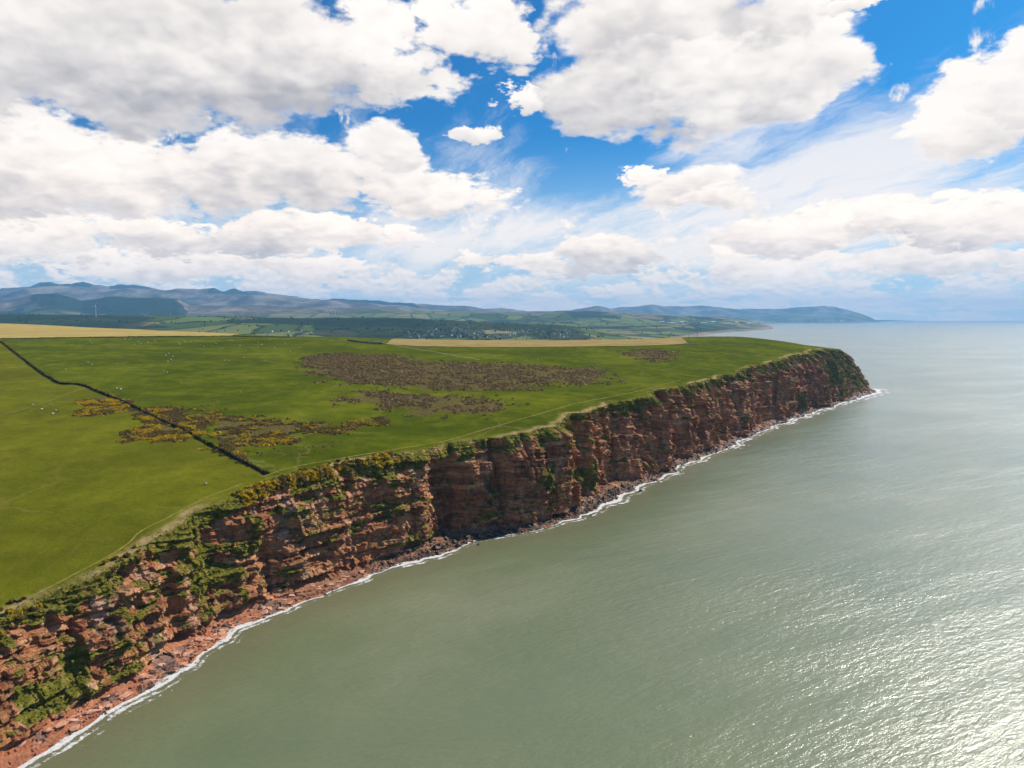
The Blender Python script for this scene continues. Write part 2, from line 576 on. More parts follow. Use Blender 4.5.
def mat_leaf(name):
    m, nt, b, pos, geo = new_mat(name)
    a = nt.nodes.new('ShaderNodeAttribute')
    a.attribute_name = 'tint'
    nt.links.new(a.outputs['Color'], b.inputs['Base Color'])
    b.inputs['Roughness'].default_value = 0.9
    b.inputs['Specular IOR Level'].default_value = 0.05
    tl = nt.nodes.new('ShaderNodeBsdfTranslucent')
    nt.links.new(a.outputs['Color'], tl.inputs['Color'])
    mx = nt.nodes.new('ShaderNodeMixShader')
    mx.inputs[0].default_value = 0.45
    nt.links.new(b.outputs[0], mx.inputs[1])
    nt.links.new(tl.outputs[0], mx.inputs[2])
    nt.links.new(mx.outputs[0], nt.nodes['Material Output'].inputs['Surface'])
    return m


M_GRASS, M_COAST, M_LEAF = mat_grass(), mat_coast(), mat_leaf('leaves')

# ------------------------------------------------------------------ coast line (metres, sea level 0)
BASE = np.array([(-330, -420), (-262, -180), (-212, 0), (-186, 130), (-174, 190), (-165, 222), (-157, 240), (-151, 264), (-138, 298), (-128, 328), (-104, 368), (-73, 407), (-41, 445), (-8, 475), (36, 509), (70, 545),
                 (114, 615), (186, 719), (235, 779), (326, 911), (445, 1072), (578, 1225), (728, 1404), (764, 1468), (766, 1540), (736, 1640), (670, 1770), (580, 1950), (480, 2250), (440, 2600)], float)
# setback of the cliff top from the waterline, by depth y; and how straight the face is (1 = even slope, 0 = wall with a rounded rim)
SETB = np.array([(-420, 30, .7), (130, 28, .75), (222, 27, .75), (264, 26, .75), (298, 25, .7), (340, 25, .6), (370, 27, .55), (405, 26, .5), (437, 25, .45), (464, 27, .4), (497, 25, .4), (530, 29, .35), (594, 28, .3), (655, 24, .3), (750, 24, .3), (917, 28, .3),
                 (1048, 30, .3), (1150, 38, .45), (1217, 48, .6), (1300, 62, .7), (1383, 74, .75), (1470, 80, .8), (1600, 70, .7), (2600, 60, .6)], float)


def catmull(P, n=24):
    out = []
    for i in range(len(P) - 1):
        p0, p1, p2, p3 = P[max(i - 1, 0)], P[i], P[i + 1], P[min(i + 2, len(P) - 1)]
        t = np.linspace(0, 1, n, endpoint=False)[:, None]
        out.append(0.5 * ((2 * p1) + (-p0 + p2) * t + (2 * p0 - 5 * p1 + 4 * p2 - p3) * t ** 2 + (-p0 + 3 * p1 - 3 * p2 + p3) * t ** 3))
    return np.vstack(out + [P[-1:]])


_fine = catmull(BASE)
_arc = np.concatenate([[0], np.cumsum(np.linalg.norm(np.diff(_fine, axis=0), axis=1))])
# stations, closer together near the camera
st = [0.0]
while st[-1] < _arc[-1]:
    p = np.array([np.interp(st[-1], _arc, _fine[:, k]) for k in (0, 1)])
    dd = math.hypot(*p)
    step = max(0.36, dd / 880.0)
    if p[1] < 150: step = 1.6
    if p[1] > 1480: step = 4.0
    st.append(st[-1] + step)
S = np.array(st[:-1])
BX, BY = np.interp(S, _arc, _fine[:, 0]), np.interp(S, _arc, _fine[:, 1])
# smoothed inland normal
su = np.arange(0, _arc[-1], 4.0)
ux, uy = np.interp(su, _arc, _fine[:, 0]), np.interp(su, _arc, _fine[:, 1])
ker = np.exp(-0.5 * (np.arange(-24, 25) / 9.0) ** 2)
ker /= ker.sum()
tx, ty = np.gradient(ux), np.gradient(uy)
tx, ty = np.convolve(np.pad(tx, 24, 'edge'), ker, 'valid'), np.convolve(np.pad(ty, 24, 'edge'), ker, 'valid')
ln = np.hypot(tx, ty)
NX, NY = np.interp(S, su, -ty / ln), np.interp(S, su, tx / ln)
_wig = ((fbm(S / 38.0, S * 0 + 2, octs=2, seed=141) - 0.5) * 15 + (fbm(S / 11.0, S * 0 + 5, octs=2, seed=143) - 0.5) * 5) * smooth(215, 300, BY)
BX, BY = BX + NX * _wig, BY + NY * _wig
SB = np.interp(BY, SETB[:, 0], SETB[:, 1]) * (1 + 0.22 * (fbm(S / 34.0, S * 0, seed=5) - 0.5) * 2)
ST = np.interp(BY, SETB[:, 0], SETB[:, 2])
TX, TY = BX + NX * SB, BY + NY * SB            # top edge

# ------------------------------------------------------------------ clifftop land as a smooth height field
def ray_pt(px, py, depth):
    v = pix_dir(px, py)
    return np.array([v[0] / v[1] * depth, depth, CAM_H + v[2] / v[1] * depth])


_zt = np.array([(-420, 30), (100, 32), (222, 36), (264, 43), (298, 48), (340, 55), (372, 60.5), (405, 62), (437, 61.5), (464, 61), (497, 64), (530, 68), (594, 72), (655, 73.5), (750, 75), (917, 80), (1048, 85), (1217, 91), (1330, 92), (1420, 86), (1540, 84), (1800, 70), (2250, 40), (2600, 25)], float)
ctrl = []
for k in np.searchsorted(S, np.linspace(0, S[-1] * 0.999, 40)):
    ctrl.append((TX[k], TY[k], np.interp(TY[k], _zt[:, 0], _zt[:, 1])))
for px, py, dep in ((0, 339, 1150), (120, 337, 1250), (230, 336.5, 1350), (330, 338, 1280), (0, 323.5, 1750), (110, 329, 1750), (230, 335, 1750),
                    (400, 347, 1120), (500, 347.5, 1130), (600, 347, 1180), (680, 344, 1250), (420, 341.6, 1560), (560, 341.6, 1560), (650, 340.5, 1560),
                    (700, 337, 1480), (745, 337, 1450), (780, 341, 1430), (-250, 330, 1500), (-400, 300, 1700)):
    ctrl.append(tuple(ray_pt(px, py, dep)))
for px, dep, z in ((-300, 2600, 60), (0, 2600, 40), (150, 2500, 30), (300, 2400, 15), (450, 2300, 5), (560, 2300, 5), (650, 2250, 8), (300, 3200, -10), (0, 3300, 0), (560, 3100, -15)):
    ctrl.append(((px - 512) / F_PX * dep, dep, z))
ctrl += [(-900, 0, 60), (-900, -420, 50), (-900, 500, 88), (-1700, 300, 110), (-1700, -420, 80), (-2400, 1300, 150)]
ctrl = np.array(ctrl)
_cp = ctrl[:, :2] / 1000.0


def _phi(r2): return 0.5 * r2 * np.log(np.maximum(r2, 1e-12))


_n = len(ctrl)
_A = np.zeros((_n + 3, _n + 3))
_r2 = ((_cp[:, None] - _cp[None]) ** 2).sum(-1)
_A[:_n, :_n] = _phi(_r2) + 2e-5 * np.eye(_n)
_A[:_n, _n] = _A[_n, :_n] = 1
_A[:_n, _n + 1:] = _cp
_A[_n + 1:, :_n] = _cp.T
_w = np.linalg.solve(_A, np.concatenate([ctrl[:, 2], [0, 0, 0]]))


def land_z(x, y):
    x, y = np.asarray(x, float), np.asarray(y, float)
    sh = x.shape
    p = np.stack([x.ravel(), y.ravel()], 1) / 1000.0
    out = np.empty(len(p))
    for i in range(0, len(p), 60000):
        q = p[i:i + 60000]
        r2 = ((q[:, None] - _cp[None]) ** 2).sum(-1)
        out[i:i + 60000] = _phi(r2) @ _w[:_n] + _w[_n] + q @ _w[_n + 1:]
    z = out.reshape(sh)
    z = z + (fbm(x / 90.0, y / 90.0, octs=3, seed=3) - 0.5) * 2.4
    return z


def on_land(px, py, lo=150.0, hi=2400.0):
    """where the sight line through a photo point meets the clifftop land"""
    v = pix_dir(px, py)
    dep = np.geomspace(lo, hi, 900)
    x, z = v[0] / v[1] * dep, CAM_H + v[2] / v[1] * dep
    g = land_z(x, dep) - z
    idx = np.nonzero(g > 0)[0]
    k = idx[0] if len(idx) else np.argmax(g)
    if 0 < k and len(idx):
        f = g[k - 1] / (g[k - 1] - g[k])
        dd = dep[k - 1] + f * (dep[k] - dep[k - 1])
    else: dd = dep[k]
    xx = v[0] / v[1] * dd
    return np.array([xx, dd, float(land_z(np.array([xx]), np.array([dd]))[0])])


# distance inland from the cliff top (negative = towards the sea)
_kk = np.unique(np.searchsorted(S, np.arange(0, S[-1], 9.0)))
_tp = np.stack([TX[_kk], TY[_kk]], 1)


def inland(x, y):
    p = np.stack([np.ravel(x), np.ravel(y)], 1)
    out = np.empty(len(p))
    a, b2 = _tp[:-1], _tp[1:]
    ab = b2 - a
    L2 = (ab ** 2).sum(1)
    for i in range(0, len(p), 20000):
        q = p[i:i + 20000]
        t = np.clip(((q[:, None] - a[None]) * ab[None]).sum(-1) / L2, 0, 1)
        df = q[:, None] - (a[None] + t[..., None] * ab[None])
        d2 = (df ** 2).sum(-1)
        k = d2.argmin(1)
        r = np.arange(len(q))
        cr = ab[k, 0] * df[r, k, 1] - ab[k, 1] * df[r, k, 0]
        out[i:i + 20000] = np.sqrt(d2[r, k]) * np.where(cr >= 0, 1, -1)
    return out.reshape(np.shape(x))


# ------------------------------------------------------------------ coast strip: foreshore, cliff, rim
NP_, NF, NI = 26, 190, 34                        # rows on the foreshore, the face, inland
ns = len(S)
ZT = land_z(TX, TY)
near = 1 - smooth(330, 460, BY)
WP = np.interp(BY, [100, 230, 262, 300, 340, 380, 410, 440, 470, 500, 530, 570, 620, 680, 760, 900, 1100, 1300, 1450, 2600],
               [8, 8, 8, 9, 10, 8, 11, 12, 4, 8, 12, 13, 9, 6, 7, 6, 6, 9, 12, 10]) * (0.8 + 0.4 * fbm(S / 22.0, S * 0 + 3, seed=8))
WP = np.minimum(WP, SB * 0.62)
tall = ZT
rows = []

# foreshore
u = np.linspace(0, 1, NP_)[None, :]
off = -5.0 + (WP[:, None] + 5.0) * u
zp = -1.6 + 4.2 * u ** 0.9
sg = S[:, None] + 0 * u
cell = hash2(np.floor(off / 4.6 + hash2(np.floor(sg / 5.0), np.floor(sg / 5.0), 4)), np.floor(sg / 7.5 + off * 0.1), 11)
zs_ = 2.6 * u + (fbm(sg / 22.0, off / 8.0, octs=2, seed=23) - 0.5) * 3.0 + (cell - 0.5) * 0.2
slab = (np.floor(zs_ / 1.0) * 1.0 - 2.6 * u) * smooth(0.15, 0.5, u) * 0.8
tal = smooth(430, 480, BY)[:, None] * (fbm(sg / 3.0, off / 3.0, octs=3, seed=21) - 0.4) * 2.2 * smooth(0.25, 0.6, u)
zp = zp + np.where(near[:, None] > 0.5, slab, slab * 0.5 + tal)
PX, PY, PZ = BX[:, None] + NX[:, None] * off, BY[:, None] + NY[:, None] * off, zp
frows = (PX, PY, PZ)

# face
t = np.linspace(0, 1, NF)[None, :]
z0 = PZ[:, -1:]
zf = z0 + (ZT[:, None] - z0) * t
sg = S[:, None] + 0 * t
a = ST[:, None]
run = (SB - WP)[:, None]
o = WP[:, None] + run * (a * t + (1 - a) * t ** 5)
# stepped profile where the beds make ledges: quantise the run by bed
bedn = zf + 0.035 * sg + (fbm(sg / 45.0, zf / 30.0, octs=2, seed=31) - 0.5) * 7


def blocks(s, z, hgt, wid, seed):
    zz = z / hgt
    zz = zz + 0.32 * np.sin(zz * 1.9 + seed) + 0.2 * np.sin(zz * 0.73)
    k = np.floor(zz)
    w = wid * (0.55 + 0.9 * hash2(k, k * 0 + 1, seed))
    j = np.floor(s / w + 37.0 * hash2(k, k * 0 + 2, seed))
    return hash2(k, j, seed + 3), zz - k


jit = (fbm(sg / 2.2, zf / 2.2, octs=3, seed=61) - 0.5)
h1, f1 = blocks(sg + jit * 2.2, bedn + jit * 1.5, 7.0, 15.0, 41)
h2, f2 = blocks(sg + jit * 1.6, bedn + jit * 1.0, 2.4, 5.2, 43)
h3, f3 = blocks(sg + jit * 0.9, bedn + jit * 0.6, 0.95, 2.3, 47)
# vertical joints: buttresses and clefts
col_ = fbm(sg / 21.0 + 0.25 * (fbm(sg / 50.0, zf / 40.0, octs=2, seed=71) - 0.5), zf / 160.0, octs=3, seed=73)
cleft = 1 - np.abs(2 * vnoise(sg / 26.0 + (fbm(sg / 30., zf / 50., octs=2, seed=75) - .5) * 0.6, zf / 220.0 + 0 * sg, seed=77) - 1)
cleft = smooth(0.80, 0.99, cleft)
fissure = 1 - np.abs(2 * vnoise(sg / 7.5 + (fbm(sg / 9., zf / 25., octs=2, seed=79) - .5) * 0.8, zf / 60.0 + 0 * sg, seed=81) - 1)
fissure = smooth(0.82, 1.0, fissure)
steep = smooth(430, 520, BY)[:, None]
nose = smooth(1180, 1330, BY)[:, None]
amp = smooth(0.30, 0.62, fbm(sg / 95.0, zf / 300.0, octs=2, seed=83))
big = fbm(sg / 64.0, zf / 190.0, octs=2, seed=85)
D = (big - 0.5) * (8 + 20 * steep) + (col_ - 0.5) * (6 + 8 * steep) - cleft * (2.0 + 11.0 * steep * amp) - fissure * (0.6 + 5.0 * steep * amp)
Dt = 0.0
hb1 = hash2(np.floor(bedn / 5.2 + 0.3 * np.sin(bedn * 0.41)), np.floor(sg / 140.0), 87)
hb2 = hash2(np.floor(bedn / 1.9 + 0.25 * np.sin(bedn * 0.9)), np.floor(sg / 60.0), 89)
h4, f4 = blocks(sg + 0.0 * zf + (fbm(sg / 3., zf / 9., octs=2, seed=93) - .5) * 3, bedn * 1.0, 14.0, 7.0, 53)
Dt += (hb1 - 0.5) * (3.0 - 1.6 * steep) + (hb2 - 0.5) * (1.5 - 0.5 * steep) + (h4 - 0.5) * 7.0 * steep
D = D * (1 - 0.45 * nose)


def notch(px, depth, wid, s_at, tlo, thi):
    """a named recess: gaussian along the coast, between two heights of the face"""
    return -depth * np.exp(-((sg - s_at) / wid) ** 2) * smooth(tlo - 0.12, tlo + 0.05, t) * (1 - smooth(thi - 0.05, thi + 0.12, t))


def s_of(y): return float(S[np.abs(BY - y).argmin()])


D += notch(0, 20, 11, s_of(453), -0.3, 0.78)       # the deep cove
D -= notch(0, 9, 13, s_of(496), -0.3, 0.50)        # buttress beside it
D += notch(0, 10, 15, s_of(536), -0.3, 0.85)
D += notch(0, 9, 6, s_of(534), 0.35, 1.0)
D += notch(0, 10, 9, s_of(600), 0.0, 0.9)
D += notch(0, 9, 12, s_of(820), -0.3, 0.9)
D += notch(0, 10, 14, s_of(940), -0.3, 0.95)          # chimney under the rim
D += notch(0, 8, 8, s_of(690), 0.1, 1.0)
D += notch(0, 9, 6, s_of(745), 0.0, 1.0)
D += notch(0, 9, 9, s_of(1075), 0.0, 1.05)
_rc = random.Random(12)
for _y in (478, 512, 556, 578, 618, 648, 668, 712, 768, 796, 842, 872, 905, 968, 1000, 1034, 1110, 1150, 1185):
    _sy = s_of(_y + _rc.uniform(-6, 6)) + (fbm(zf / 22.0, zf * 0 + _y, octs=2, seed=97) - 0.5) * 5
    D += -_rc.uniform(7, 14) * np.exp(-((sg - _sy) / (_rc.uniform(2.2, 5.0) * (0.7 + _y / 1500.0))) ** 2) * smooth(_rc.uniform(-0.25, 0.25), 0.35, t) * (1 - smooth(0.9, 1.05, t))
D += notch(0, 6, 8, s_of(640), 0.2, 0.9)
D += notch(0, 6, 5, s_of(352), 0.05, 0.55)
D += notch(0, 5, 6, s_of(300), 0.0, 0.45)
fadeb = smooth(0, 0.05, t) * (1 - smooth(0.90, 1.0, t) * 0.75)
Dt += (h1 - 0.5) * 5.0 + (h2 - 0.5) * 2.9 + (h3 - 0.5) * 1.1
Dt += (f1 - 0.5) * -(1.5) * (1 - 0.6 * steep) + (f2 - 0.5) * -0.7
Dt += jit * 1.4
o = o - D * fadeb
_lim = WP[:, None] * 0.75 + 3.5 * t + 2.0 * (big - 0.5)
o = _lim + np.log1p(np.exp(np.clip((o - _lim) / 2.5, -30, 30))) * 2.5      # soft limit: no bulge beyond the foreshore
o = np.where((o - _lim) > 60, o, o) - Dt * fadeb
FX, FY = BX[:, None] + NX[:, None] * o, BY[:, None] + NY[:, None] * o
FZ = zf + (h2 - 0.5) * 0.3 * fadeb
# carry the rim's offset inland so that the turf meets it
rim = (o[:, -1] - SB)
# inland
v = np.linspace(0, 1, NI)[None, :] ** 1.35
oi = SB[:, None] + 48.0 * v + rim[:, None] * (1 - smooth(0, 0.5, v))
IX, IY = BX[:, None] + NX[:, None] * oi, BY[:, None] + NY[:, None] * oi
IZ = land_z(IX, IY) + 0.12 + (fbm(IX / 2.5, IY / 2.5, octs=3, seed=91) - 0.5) * 0.8 * (1 - smooth(0.0, 0.3, v)) - 0.9 * smooth(0.82, 1.0, v)
IZ[:, 0] = np.minimum(IZ[:, 0], IZ[:, 0])
d0 = (IZ[:, :1] - FZ[:, -1:])
FZ = FZ + d0 * smooth(0.9, 1.0, t)
GX = np.concatenate([frows[0], FX[:, 1:], IX[:, 1:]], 1)
GY = np.concatenate([frows[1], FY[:, 1:], IY[:, 1:]], 1)
GZ = np.concatenate([frows[2], FZ[:, 1:], IZ[:, 1:]], 1)
nr = GX.shape[1]
# attributes
SS = S[:, None] + np.zeros_like(GX)
dzs = np.gradient(GZ, axis=1)
dho = np.hypot(np.gradient(GX, axis=1), np.gradient(GY, axis=1))
flat = dho / np.maximum(np.hypot(dzs, dho), 1e-6)          # 1 = level
flat = 0.5 * flat + 0.5 * np.roll(flat, 1, axis=1)
rowt = np.concatenate([np.full(NP_, -0.1), np.linspace(0, 1, NF)[1:], np.linspace(1, 2, NI)[1:]])[None, :] + np.zeros_like(GX)
pat = fbm(SS / 17.0, GZ / 11.0, octs=4, seed=101)
nearG = near[:, None] + np.zeros_like(GX)
noseG = smooth(1150, 1300, BY)[:, None] + np.zeros_like(GX)
pat2 = fbm(SS / 5.0, GZ / 3.0, octs=3, seed=105)
veg = 0.0 + (pat - 0.5) * 1.5 + (pat2 - 0.5) * 1.5 + flat * 0.46 - nearG * 0.05 * smooth(0.0, 0.3, rowt) - 0.16 * (1 - nearG) + 0.50 * noseG
veg += smooth(0.80, 0.97, rowt + (fbm(SS / 9.0, GZ / 9.0, octs=3, seed=103) - 0.5) * 0.34) * 0.95
veg = np.where(rowt > 1.0, 2.0, veg)
veg = np.where(rowt < 0.02, -1.0, veg)
veg = veg * smooth(-0.02, 0.10, rowt) - 0.2 * (1 - smooth(0.02, 0.14, rowt))


def green_patch(yc, wid, tlo, thi, amt):
    global veg
    veg = veg + amt * np.exp(-((SS - s_of(yc)) / wid) ** 2) * smooth(tlo - 0.06, tlo + 0.06, rowt) * (1 - smooth(thi - 0.06, thi + 0.06, rowt))


green_patch(502, 9, 0.38, 0.60, 1.4)
green_patch(546, 12, 0.05, 0.34, 1.3)
green_patch(566, 7, 0.05, 0.45, 1.3)
green_patch(240, 14, 0.10, 0.45, 0.35)
green_patch(330, 16, 0.30, 0.72, 0.5)
green_patch(1090, 20, 0.0, 0.35, 0.9)
green_patch(1240, 45, 0.35, 0.75, 0.6)
turf = smooth(1.02, 1.30, rowt + (fbm(SS / 7.0, SS * 0 + rowt * 9, octs=3, seed=107) - 0.5) * 0.3) * 1.0
wet = np.where(rowt < 0.0, 0.35 + 0.5 * smooth(1.2, -0.4, GZ), 0) + smooth(6.5, 1.0, GZ) * 0.75 * (1 - nearG * 0.75)
wet = np.clip(wet * (1 - 0.70 * nearG), 0, 1)
red = np.where(rowt < 0.0, 1, smooth(0.06, 0.0, rowt)) * nearG * (1 - 0.55 * smooth(345, 372, BY)[:, None])
iv = (rowt - 1.0) * 48.0
dry = smooth(0.5, 4, iv) * (1 - smooth(8, 15, iv)) * smooth(0.42, 0.62, fbm(SS / 40.0, SS * 0, octs=3, seed=113))
dry = dry + 0.30 * smooth(0.5, 3, iv) * (1 - smooth(5, 11, iv)) * smooth(0.52, 0.62, fbm(SS / 14.0, GZ / 6.0, octs=3, seed=115))
cv = np.stack([GX, GY, GZ], -1).reshape(-1, 3)
HEDGE_PX = [(-14, 331), (0, 341), (14, 352), (35, 368), (50, 378), (62, 384), (80, 385), (104, 394), (130, 405), (160, 420), (186, 431), (205, 442), (238, 459), (268, 475)]
HEDGE = np.array([on_land(*p) for p in HEDGE_PX])


def field_mask(x, y):
    k_ = np.argsort(HEDGE[:, 1])
    hx_ = np.interp(y, HEDGE[k_, 1], HEDGE[k_, 0])
    return ((x < hx_) & (y > HEDGE[:, 1].min()) | (y <= HEDGE[:, 1].min()) & (x < HEDGE[-1, 0] + 60)).astype(float)


me = mesh_np('coast', cv, grid_quads(ns, nr)[:, ::-1], M_COAST, False,
             dict(veg=veg.ravel(), turf=turf.ravel(), wet=wet.ravel(), red=red.ravel(), field=field_mask(GX, GY).ravel(), dry=np.clip(dry, 0, 1).ravel()))
_sm = np.repeat(((np.arange(nr - 1) > NP_ + NF)[None, :] & np.ones((ns - 1, 1), bool)), 1).reshape(ns - 1, nr - 1).ravel()
me.polygons.foreach_set('use_smooth', _sm)
coast = link(bpy.data.objects.new('sea_cliff', me), None, kind='structure', label='red sandstone sea cliff with grassy ledges running out to the headland', category='cliff')

# ------------------------------------------------------------------ pasture on top
gx = np.concatenate([np.arange(-2600, -900, 18.0), np.arange(-900, 860, 5.0)])
gy = np.concatenate([np.arange(-420, 150, 12.0), np.arange(150, 900, 4.0), np.arange(900, 2000, 7.0), np.arange(2000, 3000, 20.0)])
LX, LY = np.meshgrid(gx, gy, indexing='ij')
LZ = land_z(LX, LY)
INL = inland(LX, LY)
LZ = LZ + (fbm(LX / 14.0, LY / 14.0, octs=3, seed=121) - 0.5) * 0.5 - 0.25 * (1 - smooth(30, 46, INL))
fieldmask = field_mask(LX, LY)
tus = smooth(44, 14, INL) * 0.0
# ground under the scrub, outlines as plan polygons
SCRUB_PX = {
    'brown_big': [(303, 358), (330, 354), (380, 356), (420, 361), (480, 365), (540, 366), (580, 369), (612, 373), (604, 383), (560, 384), (520, 388), (470, 390), (420, 388), (372, 386), (330, 378), (310, 370)],
    'brown_lower': [(338, 391), (370, 393), (420, 396), (470, 397), (514, 404), (490, 412), (445, 416), (415, 414), (408, 406), (370, 402)],
    'brown_far': [(620, 351), (650, 350), (676, 351), (674, 359), (650, 361), (632, 358)],
    'gorse_left': [(80, 402), (100, 397), (135, 401), (140, 412), (110, 416), (86, 412)],
    'gorse_mid': [(122, 424), (140, 410), (165, 408), (195, 420), (206, 436), (180, 440), (150, 438)],
    'gorse_right': [(180, 408), (205, 414), (240, 418), (285, 424), (330, 424), (378, 418), (384, 425), (330, 434), (290, 438), (265, 448), (240, 446), (215, 432)],
    'gorse_wall': [(196, 438), (230, 440), (258, 456), (250, 462), (220, 452)],
    'low_spots': [(285, 443), (310, 440), (330, 446), (320, 456), (290, 456)],
}
SCRUB = {k_: np.array([on_land(*p)[:2] for p in v_]) for k_, v_ in SCRUB_PX.items()}


def in_poly(x, y, poly):
    r = np.zeros(np.shape(x), bool)
    n_ = len(poly)
    for i_ in range(n_):
        x1, y1 = poly[i_]
        x2, y2 = poly[(i_ + 1) % n_]
        c_ = ((y1 > y) != (y2 > y)) & (x < (x2 - x1) * (y - y1) / (y2 - y1 + 1e-12) + x1)
        r ^= c_
    return r


scr = np.zeros_like(LX)
def scrub_warp(x, y):
    return x + (fbm(x / 26.0, y / 26.0, octs=4, seed=311) - 0.5) * 46, y + (fbm(x / 26.0 + 40, y / 26.0, octs=4, seed=313) - 0.5) * 60


_sx, _sy = scrub_warp(LX, LY)
for k_, poly in SCRUB.items(): scr = np.maximum(scr, in_poly(_sx, _sy, poly) * (0.35 if k_ == 'low_spots' else 0.8))
me = mesh_np('pasture', np.stack([LX, LY, LZ], -1).reshape(-1, 3), grid_quads(len(gx), len(gy), INL > 26)[:, ::1], M_GRASS, True,
             dict(field=fieldmask.ravel(), tussock=tus.ravel(), scrub=scr.ravel()))
pasture = link(bpy.data.objects.new('clifftop_pasture', me), None, kind='structure', label='green grazed pasture on top of the sea cliff', category='pasture')

# ------------------------------------------------------------------ sea
def mat_sea():
    m, nt, b, pos, geo = new_mat('sea_water')
    x, y, z = xyz(nt, pos)
    # wind lanes and slicks along the shore; their tone stands in for cloud shadow
    lane_shade = noise(nt, comb(nt, x * 0.0011 + y * 0.0003, y * 0.0042 - x * 0.0012, 0.0), 1.0, 5, 0.6)
    sw = noise(nt, comb(nt, x * 0.0045, y * 0.0045, 3.0), 1.0, 4, 0.6)
    turb = ramp(nt, sw * 0.7 + lane_shade * 0.3, [(0.35, (0.104, 0.136, 0.058)), (0.55, (0.158, 0.180, 0.084)), (0.7, (0.235, 0.238, 0.130))])
    sh = attr(nt, 'shallow')
    turb = mixc(nt, sh * 0.55, turb, (0.16, 0.135, 0.070))
    nt.links.new(turb, b.inputs['Base Color'])
    b.inputs['IOR'].default_value = 1.333
    b.inputs['Specular IOR Level'].default_value = 0.5
    rr = lane_shade.step(0.42, 0.60) * 0.05 + 0.38
    b.inputs['Coat Weight'].default_value = 0.6
    b.inputs['Coat Roughness'].default_value = 0.15
    b.inputs['Coat IOR'].default_value = 1.333
    nt.links.new(rr.s, b.inputs['Roughness'])
    # swell, wind waves, ripples
    ca, sa = math.cos(math.radians(28)), math.sin(math.radians(28))
    along, across = x * ca + y * sa, y * ca - x * sa
    swell = noise(nt, comb(nt, along * 0.012, across * 0.055, 0.0), 1.0, 3, 0.5)
    wav = noise(nt, comb(nt, along * 0.14, across * 0.36, 0.0), 1.0, 4, 0.62)
    rip = noise(nt, comb(nt, along * 0.55 + 7.0, across * 1.0, 0.0), 1.0, 4, 0.68)
    gust = lane_shade.step(0.38, 0.60) * 0.75 + 0.62
    h = swell * 0.9 + (wav * 0.40 + rip * 0.12) * gust
    bump(nt, b, h, 1.0, 1.0, 0.004)
    return m


def graded(lo, hi, d0, g):
    a = [0.0]
    s_ = d0
    while a[-1] < hi:
        a.append(a[-1] + s_)
        s_ *= g
    b_ = [0.0]
    s_ = d0
    while b_[-1] > lo:
        b_.append(b_[-1] - s_)
        s_ *= g
    return np.array(sorted(set([max(v_, lo) for v_ in b_] + [min(v_, hi) for v_ in a])))


qx = graded(-60000, 60000, 9.0, 1.035)
qy = graded(-9000, 80000, 9.0, 1.022) if False else np.unique(np.concatenate([np.linspace(-9000, 0, 30), np.arange(0, 1700, 9.0), np.geomspace(1700, 43000, 60)]))
qx = np.unique(np.concatenate([-np.geomspace(700, 60000, 40), np.arange(-300, 900, 9.0), np.geomspace(900, 60000, 40)]))
WX, WY = np.meshgrid(qx, qy, indexing='ij')
shal = np.zeros_like(WX)
_sel = (WX > -400) & (WX < 1000) & (WY > 100) & (WY < 1700)
_bp = np.stack([BX, BY], 1)[::10]
_p = np.stack([WX[_sel], WY[_sel]], 1)
_dm = np.empty(len(_p))
for i in range(0, len(_p), 8000): _dm[i:i + 8000] = np.sqrt(((_p[i:i + 8000, None] - _bp[None]) ** 2).sum(-1)).min(1)
shal[_sel] = 1 - smooth(2, 40, _dm)
me = mesh_np('sea', np.stack([WX, WY, np.zeros_like(WX)], -1).reshape(-1, 3), grid_quads(len(qx), len(qy)), mat_sea(), True, dict(shallow=shal.ravel()))
sea = link(bpy.data.objects.new('sea', me), None, kind='structure', label='grey green sea rippled by wind and glittering in the sun', category='sea')


# ------------------------------------------------------------------ surf along the waterline
def mat_foam():
    m, nt, b, pos, geo = new_mat('surf_foam')
    a = nt.nodes.new('ShaderNodeAttribute')
    a.attribute_name = 'v_surf'
    s_, o_, w_ = xyz(nt, a.outputs['Vector'])
    n1_ = noise(nt, comb(nt, s_ * 0.055, o_ * 0.02, 0.0), 1.0, 4, 0.6)
    n2_ = noise(nt, comb(nt, s_ * 0.15, o_ * 1.6, 2.0), 1.0, 6, 0.72)
    n3_ = noise(nt, pos, 0.9, 6, 0.75)
    # o_ runs 0 at the rocks to 1 at the seaward edge of the broken water
    oo = o_ + (n1_ - 0.5) * 0.5
    bands = (((oo * 15.0) + (n2_ - 0.5) * 5.0).sin() * 0.5 + 0.5)
    al = (1.0 - oo) * 1.05 + (n2_ - 0.5) * 2.2 + (n3_ - 0.5) * 1.4 + (bands - 0.5) * 0.55 - 0.55
    al = al * 1.0 + (w_ - 0.5) * 0.8
    al = al.step(0.10, 0.55) * o_.step(1.0, 0.85) * o_.step(-0.35, -0.1)
    tr = nt.nodes.new('ShaderNodeBsdfTransparent')
    mx = nt.nodes.new('ShaderNodeMixShader')
    nt.links.new((al * 0.92).s, mx.inputs[0])
    nt.links.new(tr.outputs[0], mx.inputs[1])
    nt.links.new(b.outputs[0], mx.inputs[2])
    nt.links.new(mx.outputs[0], nt.nodes['Material Output'].inputs['Surface'])
    nt.links.new(ramp(nt, n3_, [(0.3, (0.50, 0.49, 0.45)), (0.6, (0.80, 0.79, 0.76))]), b.inputs['Base Color'])
    b.inputs['Roughness'].default_value = 0.8
    bump(nt, b, n2_ + n3_, 0.6, 0.5)
    return m


